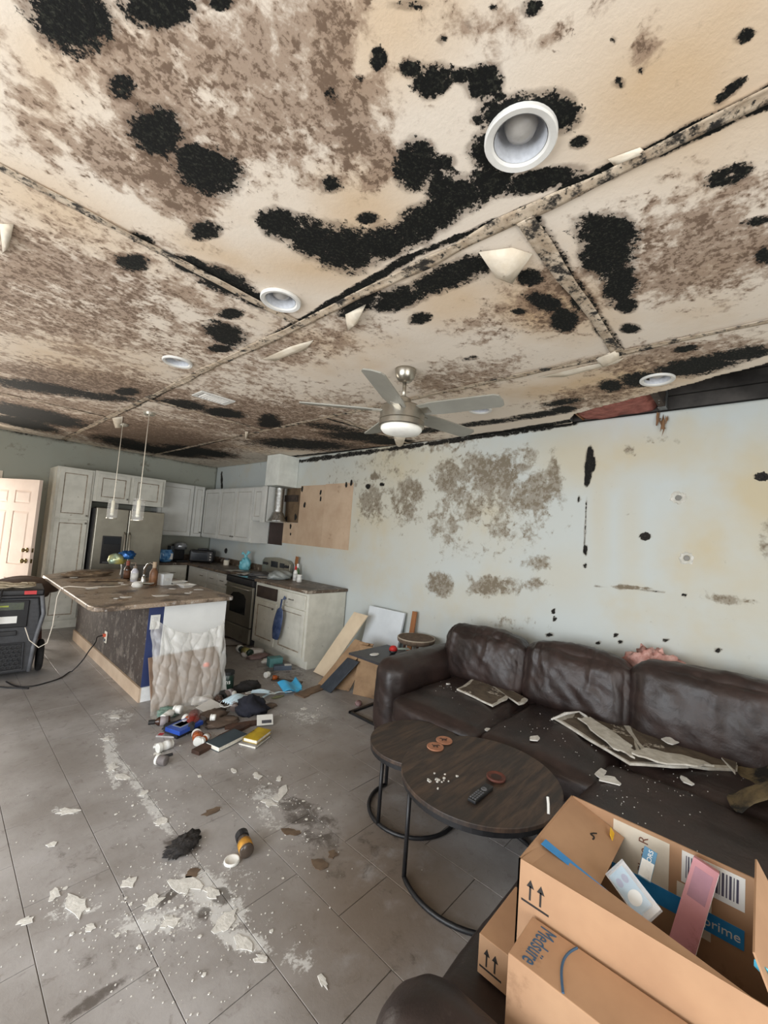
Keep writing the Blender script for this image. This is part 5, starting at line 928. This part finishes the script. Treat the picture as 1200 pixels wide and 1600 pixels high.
for i, (pix, lb) in enumerate((([(905, 1122), (925, 1120), (985, 1165), (990, 1182), (960, 1168)], 'broken white gypsum strip on the long dark slab'), ([(985, 1178), (1010, 1170), (1080, 1182), (1120, 1196), (1040, 1196)], 'broken white gypsum strip at the front of the wide slab'), ([(998, 1133), (1015, 1130), (1075, 1152), (1062, 1156)], 'narrow white gypsum strip between the slabs'), ([(893, 1097), (905, 1092), (960, 1110), (950, 1116)], 'grey white gypsum sliver by the middle cushion'), ([(1090, 1144), (1136, 1141), (1150, 1160), (1120, 1168)], 'pale broken gypsum corner on the right slab'))):
    pts = [PZ(x, y, .53) for x, y in pix]; c = sum(pts, Vector())/len(pts); rs = random.Random(i+40); poly = []
    for a, b in zip(pts, pts[1:]+pts[:1]):
        for k in range(5): w = a.lerp(b, k/5)-c; poly.append((w.x+rs.uniform(-.012, .012), w.y+rs.uniform(-.012, .012)))
    if sum(poly[k][0]*poly[(k+1) % len(poly)][1]-poly[(k+1) % len(poly)][0]*poly[k][1] for k in range(len(poly))) < 0: poly.reverse()
    o = MB().prism(poly, 0, .009).build('gypsum_chunk', DRY); o.location = (c.x, c.y, .522+.004*i); o.rotation_euler = (0, .05*(i % 2), 0); tag(o, lb, 'plaster chunk', 'drywall pieces on the sofa')
for i, (x, y, r, lb) in enumerate(((836, 1152, .035, 'white plaster chip on the middle seat'), (940, 1198, .055, 'crumpled white plaster chip at the front seat corner'), (952, 1212, .045, 'white plaster chip on the chaise corner'), (1048, 1170, .04, 'cream plaster chip on the drywall slab'), (1072, 1213, .03, 'white plaster chip on the right seat'), (762, 1125, .02, 'small white chip between the left seats'), (700, 1068, .015, 'tiny white chip on the left seat by the arm'), (905, 1128, .03, 'white torn paper curl on the drywall slabs'))):
    p = PZ(x, y, .485); o = shard('plaster_chip', p.x, p.y, r, DUST, .006, seat_z(p.x, p.y)+.004 if i != 3 else .525, 500+i, 9, 1.3, i, (.03*(i % 3-1), .03)); tag(o, lb, 'plaster chip', 'chips on the sofa')
for i, (x0, y0, x1, y1, lb) in enumerate(((862, 1124, 905, 1112, 'raised white paper edge at the slab tip'), (905, 1112, 925, 1132, 'bent white paper strip on the slabs'))):
    a = PZ(x0, y0, .51); b = PZ(x1, y1, .515); tag(MB().tube([a, (a+b)/2+Vector((0, 0, .012)), b], [.006, .011, .005], 5).build('paper_edge', DUST), lb, 'paper')
pi_ = thing('insulation_wad', 'pink insulation wad stuck behind the sofa back', 'insulation', (3.53, .57, .71)); blobmesh('wad', (.14, .38, .30), M('pale pink insulation', (222, 182, 172), (176, 120, 110), 16, .95, bump=.6, bs=40), pi_, amp=.5, seed=88, fr=4)
bk = thing('netting_blanket', 'mould-stained brown netting blanket draped at the right sofa end', 'blanket', (2.85, -.04, .45))
sheet('cloth', 1, 1, M('stained netting', (112, 96, 66), (58, 50, 38), 9, .9, bump=.5, grime=(26, 24, 20), gs=7, gt=.5), bk, 26, 26, lambda U, V: np.stack([-.22+.55*U+.03*np.sin(V*9), .12-.5*V+.04*np.sin(U*8), .03+.30*np.clip(V*1.3-.05, 0, 1)**.8*(.7+.3*np.sin(U*5+1))+.03*(fbm(U*6, V*6, 9)-.5)], 1), .004)
# ================================================================ nesting coffee tables
def table_top():
    t = NT('dark streaked wood top'); mp = t.N.new('ShaderNodeMapping'); mp.inputs['Scale'].default_value = (2, 14, 2); t.L(t.tc.outputs['Object'], mp.inputs['Vector']); n = t.noise(2.2, 8, .65, mp.outputs[0], .4); n2 = t.noise(2.6, 5, .6)
    c = t.mix(t.ramp(n, .35, .7), rgba((46, 38, 34)), rgba((86, 68, 55))); c = t.mix(t.ma('MULTIPLY', t.ramp(n2, .45, .65), .7), c, rgba((50, 45, 43))); c = t.mix(t.ma('MULTIPLY', t.ramp(t.noise(60, 6, .8), .66, .72), .6), c, rgba((150, 144, 138)))
    t.set('Base Color', c); t.set('Roughness', .5); t.bump(n, .12); return t.m
TTM = table_top()
def ctable(label, cx, cy, r, h, legs, ring_a, hoop):
    t = thing('coffee_table', label, 'coffee table', (cx, cy, 0), 0, 'nesting round coffee tables')
    MB().lathe([(0, h-.022), (r*.99, h-.022), (r, h-.019), (r, h-.003), (r*.995, h), (0, h)], 64).build('table_top', TTM, t, bevel=0)
    MB().lathe([(r*.97, h-.045), (r*.985, h-.045), (r*.985, h-.022), (r*.97, h-.022), (r*.97, h-.045)], 56).build('apron_ring', BM, t, smooth=False)
    for a in legs: MB().tube([(r*.93*math.cos(a), r*.93*math.sin(a), h-.03), (r*.93*math.cos(a), r*.93*math.sin(a), .012)], .011, 8).build('leg', BM, t, smooth=True)
    MB().tube(arc(0, 0, .012, r*.93, ring_a[0], ring_a[1], 36), .011, 8).build('base_ring', BM, t, smooth=True); return t
BT = Vector((1.99, 1.07, 0))
ctable('large round wood coffee table with black frame before the sofa', BT.x, BT.y, .40, .46, (math.radians(148), math.radians(255), math.radians(20)), (math.radians(148), math.radians(255+125)), 0)
ctable('small round wood coffee table tucked behind the large one', 2.11, 1.57, .285, .40, (math.radians(172), math.radians(80), math.radians(-20)), (math.radians(80), math.radians(80+300)), 0)
TZ = .4605
COP = M('terracotta coaster', (176, 126, 98), (158, 108, 82), 12, .8); MARK = M('dark burnt mark', (56, 36, 30))
def dog(mb, s, flip=1):
    for x, y, w, h in ((-.3, 0, .62, .26), (.28, .18, .26, .22), (.48, .14, .16, .1), (-.28, -.34, .1, .36), (-.12, -.34, .1, .36), (.12, -.34, .1, .36), (.24, -.34, .1, .36), (-.42, .2, .12, .22)): mb.box((x*s*flip if flip > 0 else -(x+w)*s, y*s, 0), ((x+w)*s if flip > 0 else -x*s, (y+h)*s, .0007))
    return mb
for x, y, rz, lb, fl_ in ((680, 1168, -.9, 'terracotta coaster with dark animal mark nearest the table edge', 1), (694, 1158, -.9, 'terracotta coaster with dark animal mark nearer the sofa', -1)):
    t = thing('coaster', lb, 'coaster', at(x, y, TZ), rz, 'coasters on the large table'); MB().lathe([(.046, 0), (.048, .002), (.048, .006), (.046, .008), (0, .008)], 32).build('disc', COP, t, smooth=False); o = dog(MB(), .045, fl_).build('animal_mark', MARK, t); o.location = (0, 0, .008)
t = thing('dish', 'round dark brown coaster dish beside the remote', 'dish', at(775, 1217, TZ)); MB().lathe([(.04, 0), (.047, .004), (.048, .014), (.044, .016), (.04, .011), (0, .010)], 32).build('dish', M('red brown clay', (104, 58, 46), (84, 46, 38), 10, .6), t, smooth=True); MB().lathe([(.026, 0), (.026, .001)], 20, (0, 0, .0105)).build('inner_mark', MARK, t)
a = PZ(735, 1256, TZ); b = PZ(766, 1230, TZ); c = (a+b)/2; t = thing('remote_control', 'black remote control on the large coffee table', 'remote', c, math.atan2(b.y-a.y, b.x-a.x))
MB().box((-.085, -.021, 0), (.085, .021, .016)).build('case', BLKP, t, bevel=.004)
for k in range(5):
    for q in (-1, 0, 1): MB().box((-.07+.017*k-.005, q*.012-.004, .016), (-.07+.017*k+.005, q*.012+.004, .0185)).build('button', M('grey button', (96, 98, 102)), t)
MB().lathe([(.015, 0), (.013, .003), (.008, .003), (.008, .001), (0, .001)], 20, (.03, 0, .016)).build('dial', M('grey button', (96, 98, 102)), t)
for i in range(16):
    x = random.gauss(683, 12); y = random.gauss(1217, 6); r = random.uniform(.003, .010); p = PZ(x, y, TZ); o = shard('plaster_crumb', p.x, p.y, r, DUST, .004, TZ, 600+i, 7); tag(o, 'white plaster crumb on the large coffee table', 'crumb', 'crumbs on the large table')
tag(MB().tube([(0, 0, 0), (.02, .01, .03), (.035, .02, .05)], .006, 6).build('white_clip', WHITE), 'thin white clip at the right rim of the large table', 'clip').location = at(857, 1272, TZ)
# ================================================================ cartons in the foreground
CB = M('corrugated cardboard', (176, 140, 108), (164, 128, 98), 5, .85, bump=.06, grime=(148, 114, 86), gs=6, gt=.6); CBI = M('cardboard inside', (160, 118, 82), (148, 106, 74), 5, .9); INK = M('black print', (36, 32, 30)); TAPEB = M('blue packing tape', (40, 128, 196), (54, 142, 206), 20, .35); GLUE = M('pale edge tape', (214, 206, 190))
bx = thing('cardboard_box', 'large open cardboard box with blue tape on the sofa end', 'box', (1.335, .225, .456)); hx, hy, hz, th = .205, .252, .345, .005
for nm, a_, b_2 in (('side_panel', (-hx, -hy, 0), (-hx+th, hy, hz)), ('side_panel', (hx-th, -hy, 0), (hx, hy, hz)), ('end_panel', (-hx, hy-th, 0), (hx, hy, hz)), ('end_panel', (-hx, -hy, 0), (hx, -hy+th, hz)), ('bottom_panel', (-hx, -hy, 0), (hx, hy, th))): MB().box(a_, b_2).build(nm, CB, bx)
def flapq(name, q, mat, th_=.004):
    q = [Vector(v) for v in q]; n = (q[1]-q[0]).cross(q[3]-q[0]).normalized()*th_; n = -n if n.z > 0 else n
    vs = q+[v+n for v in q]; return MB().add(vs, [(0, 1, 2, 3), (7, 6, 5, 4), (0, 4, 5, 1), (1, 5, 6, 2), (2, 6, 7, 3), (3, 7, 4, 0)]).build(name, mat, bx)
ef = flapq('end_flap', [(-hx+.01, hy, hz), (hx-.004, hy, hz), (hx-.01, hy-.165, hz-.05), (-hx+.04, hy-.165, hz-.05)], CB)
sf = flapq('side_flap', [(-hx, hy-.006, hz+.002), (-hx, -hy, hz+.002), (-hx+.075, -hy, hz-.085), (-hx+.125, hy-.02, hz-.008)], CB)
flapq('side_flap', [(hx, hy, hz), (hx, -hy, hz), (hx+.02, -hy, hz-.16), (hx+.02, hy, hz-.16)], CB)
flapq('blue_tape', [(-hx+.095, hy-.022, hz+.003), (-hx+.062, -hy+.06, hz-.058), (-hx+.088, -hy+.06, hz-.078), (-hx+.128, hy-.022, hz+.000)], TAPEB, .001)
flapq('end_flap', [(-hx+.02, -hy, hz), (hx-.01, -hy, hz), (hx-.02, -hy+.03, hz+.06), (-hx+.04, -hy+.03, hz+.06)], CB)
def on_side(par, x, y0, z0, y1, z1, name, mat): return MB().box((x-.0006, min(y0, y1), min(z0, z1)), (x+.0006, max(y0, y1), max(z0, z1))).build(name, mat, par)
# this-way-up arrows on the outer side panel
def arrows(par, x, y, z, s):
    mb = MB()
    for k in (0, 1):
        yc = y-k*s*.55; mb.box((x-.0007, yc-s*.05, z), (x, yc+s*.05, z+s*.7)); mb.add([(x-.0007, yc-s*.2, z+s*.62), (x-.0007, yc+s*.2, z+s*.62), (x-.0007, yc, z+s), (x, yc-s*.2, z+s*.62), (x, yc+s*.2, z+s*.62), (x, yc, z+s)], [(0, 2, 1), (3, 4, 5), (0, 1, 4, 3), (1, 2, 5, 4), (2, 0, 3, 5)])
    mb.box((x-.0007, y-s*1.0, z-s*.22), (x, y+s*.45, z-s*.12)); return mb.build('arrow_print', INK, par)
arrows(bx, -hx, hy-.035, hz-.085, .05)
text_mesh('6', .05, 'print', INK, ef, (.09, hy-.10, hz-.029), (math.radians(17), 0, -HP-.3))
on_side(bx, hx-th-.0008, .12, .16, -.03, .335, 'shipping_label', M('white shipping paper', (220, 212, 196), (206, 198, 182), 10)); on_side(bx, hx-th-.0008, -.05, .13, -.13, .245, 'shipping_label', M('white shipping paper', (220, 212, 196)))
text_mesh('Place R', .036, 'handwriting', M('brown ink', (120, 84, 66)), bx, (hx-th-.0022, .035, .27), Matrix(((0, 0, -1), (0, 1, 0), (1, 0, 0))).to_euler()); bc = on_side(bx, hx-th-.0008, -.06, .25, -.20, .335, 'barcode_label', WHITE)
yb = -.07
mb = MB()
while yb > -.19: w = random.choice((.002, .003, .005)); mb.box((hx-th-.0024, yb-w, .265), (hx-th-.0014, yb, .325)); yb -= w+random.choice((.002, .003, .004))
mb.build('barcode', M('grey violet ink', (70, 66, 84)), bx)
tp = on_side(bx, hx-th-.002, .12, .155, -.20, .205, 'blue_tape', TAPEB); text_mesh('n prime', .034, 'lettering', WHITE, bx, (hx-th-.0032, -.14, .18), (HP, 0, -HP))
MB().box((-hx-.0008, -hy+.01, .05), (-hx, -hy+.045, .11)).build('print', INK, bx)
bx2 = thing('cardboard_box', 'front cardboard box with blue brand lettering', 'box', (1.053, .13, .456)); kx, ky, kz = .068, .30, .235
MB().box((-kx, -ky, 0), (kx, ky, kz)).build('carton', CB, bx2, bevel=.003); 
nv = M('dark blue print', (48, 78, 104)); text_mesh('Medsüre', .033, 'lettering', nv, bx2, (.0, ky-.045, kz+.0006), (0, 0, math.pi)).scale = (1, 1.7, 1)

MB().tube([(kx-.004-(2*kx-.008)*u, ky-.112+.03*math.sin(u*2.6)*(1-.5*u)-.02*u, kz+.0002) for u in [i/14 for i in range(15)]], .003, 6).build('swoosh_print', nv, bx2)
MB().box((-kx-.001, -ky, kz-.02), (-kx+.03, -ky+.2, kz+.001)).build('packing_tape', M('clear brown tape', (170, 128, 90), None, 5, .3), bx2)
bx3 = thing('cardboard_box', 'small cardboard box wedged behind the large box', 'box', (1.225, .528, .456)); MB().box((-.105, -.046, 0), (.12, .046, .10)).build('carton', CB, bx3, bevel=.002); arrows(bx3, -.105, .02, .03, .045)
def inbox(name, label, cat, c, size, rot, mat, dec, extra=None):
    t = thing(name, label, cat, c, 0, rot=rot); w, l, h = size; MB().box((-w/2, -l/2, -h/2), (w/2, l/2, h/2)).build('carton', mat, t, bevel=.001)
    for nm, x0, y0, x1, y1, mt in dec: MB().box((x0*w, y0*l, h/2), (x1*w, y1*l, h/2+.0007)).build(nm, mt, t)
    return t
PNK = M('dusty pink card', (204, 146, 152), (186, 126, 134), 6, .6, grime=(166, 112, 116), gs=8); SKY = M('sky blue card', (118, 176, 204), (96, 158, 190), 7, .5)
def stood(p0, z0, p1, z1):
    """frame of a carton whose long axis runs between two points, broad face up towards the room"""
    a = PZ(*p0, z0); b = PZ(*p1, z1); ax = (b-a).normalized(); n = (Vector((0, 0, HC))-(a+b)/2); n = (n-ax*n.dot(ax)).normalized(); x = ax.cross(n)
    return (a+b)/2, (b-a).length, Matrix((x, ax, n)).transposed().to_euler()
c, L, e = stood((1064, 1484), .60, (1104, 1350), .80)
t = inbox('pink_carton', 'tall pink carton standing in the open box', 'carton', c, (.058, L, .04), e, PNK, [('print', -.35, .08, .35, .42, M('mauve print', (160, 118, 132)))]); MB().box((.0285, -L/2+.002, -.0195), (.0296, L/2-.002, .0195)).build('pale_side', M('pale carton side', (222, 216, 214)), t)
c, L, e = stood((1008, 1424), .765, (962, 1362), .79)
t = inbox('blue_packet', 'blue packet with round white emblem in a clear sleeve', 'packet', c, (.046, L, .010), e, SKY, [])
MB().lathe([(.0165, 0), (.0165, .0008), (0, .0008)], 24, (0, -L*.2, .005)).build('emblem', WHITE, t)
for sx in (-.010, .010): MB().lathe([(.008, 0), (.008, .0008), (0, .0008)], 14, (sx, L*.18, .005)).build('leaf_print', M('deep blue print', (38, 70, 140)), t).scale = (.9, 1.3, 1)
MB().box((-.026, -L/2-.018, -.0072), (.034, L/2+.008, -.006)).box((-.026, -L/2-.018, .0066), (.034, L/2+.008, .0072)).build('clear_sleeve', M('clear sleeve', (230, 232, 236), None, 5, .1, alpha=.25), t)
c, L, e = stood((1006, 1374), .74, (1017, 1328), .80)
t = inbox('medicine_carton', 'small blue and white medicine carton in the open box', 'carton', c, (.032, L, .024), e, M('steel blue card', (70, 118, 150), (84, 134, 164), 7, .5), [('label', -.46, -.46, .46, .1, LABW)]); text_mesh('ORS', .016, 'lettering', WHITE, t, (.002, L*.27, .0124), (0, 0, HP))
t = thing('plastic_pouch', 'dark crumpled plastic pouch deep in the open box', 'pouch', (1.37, .17, .47)); blobmesh('film', (.2, .24, .16), M('smoky film', (70, 78, 90), (110, 116, 124), 12, .25), t, amp=.4, seed=91)
tag(shard('yellow_slip', 1.495, .335, .022, M('yellow paper', (226, 178, 30)), .002, .755, 5, 5, 1, 0, (1.1, .2)), 'yellow paper slip in the corner of the open box', 'paper')
tag(shard('blue_slip', 1.20, -.012, .02, M('cyan film', (90, 190, 220)), .002, .815, 9, 6, 1.6, 0, (.4, .9)), 'cyan plastic scrap at the right edge of the open box', 'scrap')
# ================================================================ plaster scraps on the floor
FLK = [(108, 1268, .05), (190, 1215, .05), (290, 1382, .06), (350, 1440, .06), (380, 1475, .07), (240, 1410, .05), (120, 1415, .06), (420, 1255, .05), (402, 1213, .04), (436, 1216, .05), (365, 1204, .03), (180, 1120, .06), (490, 1120, .05), (475, 1108, .05), (265, 1440, .05), (140, 1450, .03), (505, 1535, .02), (80, 1320, .03), (455, 1300, .05), (500, 1350, .05), (312, 1213, .025), (245, 1178, .04), (200, 1380, .05), (330, 1395, .06), (300, 1365, .05), (410, 1500, .03), (165, 1155, .05), (175, 1200, .05), (225, 1240, .04), (252, 1285, .05), (330, 1268, .04), (40, 1440, .03), (85, 1400, .03), (520, 1335, .04), (440, 1240, .06)]
BRF = M('brown paper scrap', (116, 98, 80), (90, 74, 60), 12, .9)
for i, (x, y, r) in enumerate(FLK):
    p = PZ(x, y, 0); dk = i in (18, 19, 24, 33, 30); o = shard('plaster_flake', p.x, p.y, r*.62, BRF if dk else DUST, .003, .0008, 700+i, 13, random.uniform(.7, 2.2), random.random()*3, (0, 0), None, .5)
    lm = min(((285, 1322, 'beside the charred lump'), (380, 1350, 'beside the yellow-label bottle'), (330, 1160, 'in front of the spilled heap'), (430, 1230, 'in the dark smear mid floor'), (480, 1115, 'on the bare floor before the side table'), (175, 1150, 'on the white streak by the island corner'), (110, 1420, 'at the left of the near floor'), (380, 1480, 'at the bottom of the near floor'), (510, 1340, 'before the coffee tables'), (110, 1270, 'alone on the left tiles')), key=lambda m_: (m_[0]-x)**2+(m_[1]-y)**2)[2]
    tag(o, ('brown paper scrap ' if dk else '%s white plaster flake ' % ('small' if r < .035 else 'medium' if r < .055 else 'large'))+lm, 'flake', 'plaster flakes on the floor')
# finer crumbs nobody could count
vs = []; fs = []
for x, y, sx, sy, n in ((320, 1410, 90, 60, 500), (175, 1170, 14, 60, 160), (230, 1250, 40, 40, 160), (430, 1245, 60, 30, 260), (480, 1310, 40, 50, 160), (150, 1420, 90, 50, 240), (470, 1115, 30, 14, 120), (330, 1150, 70, 30, 160), (250, 1500, 160, 70, 300), (430, 1060, 50, 25, 140), (300, 1250, 200, 150, 300)):
    for _ in range(int(n*.45)):
        px_2 = random.gauss(x, sx*.7); py_2 = random.gauss(y, sy*.7)
        if py_2 < 960: continue
        p = PZ(px_2, py_2, 0)
        if p.x > 3.5 or (1.35 < p.x < 2.2 and p.y > 3.75) or p.y > 6: continue
        r = random.uniform(.001, .004)*(1 if random.random() < .93 else 2.6); k = 5; a0 = random.random()*6; b0 = len(vs); hz_ = random.uniform(.001, .004)
        for z in (0.0005, hz_): vs += [(p.x+r*math.cos(a0+6.283*j/k)*random.uniform(.6, 1.3), p.y+r*math.sin(a0+6.283*j/k)*random.uniform(.6, 1.3), z) for j in range(k)]
        fs.append(tuple(b0+k+j for j in range(k))); fs += [(b0+j, b0+(j+1) % k, b0+k+(j+1) % k, b0+k+j) for j in range(k)]
o = MB().add(vs, fs).build('plaster_crumbs', DUST); tag(o, 'fine white plaster crumbs scattered over the tiled floor', 'crumbs', None, 'stuff')
# a few crumbs of dust on the sofa
vs = []; fs = []
for x, y, sx, sy, n in ((690, 1075, 25, 12, 70), (860, 1140, 60, 25, 90), (1060, 1215, 60, 25, 90), (960, 1180, 60, 30, 120), (1000, 1260, 70, 30, 120)):
    for _ in range(n//3):
        p = PZ(random.gauss(x, sx), random.gauss(y, sy), .475)
        if not (1.75 < p.x < 3.15 and -.1 < p.y < 2.0) or (p.x < 2.45 and p.y > .62): continue
        r = random.uniform(.0008, .003); k = 5; b0 = len(vs); z0 = seat_z(p.x, p.y)
        for z in (z0-.001, z0+.002): vs += [(p.x+r*math.cos(1.2566*j), p.y+r*math.sin(1.2566*j), z) for j in range(k)]
        fs.append(tuple(b0+k+j for j in range(k))); fs += [(b0+j, b0+(j+1) % k, b0+k+(j+1) % k, b0+k+j) for j in range(k)]
o = MB().add(vs, fs).build('sofa_crumbs', DUST); tag(o, 'fine plaster crumbs sprinkled on the sofa seats', 'crumbs', None, 'stuff')
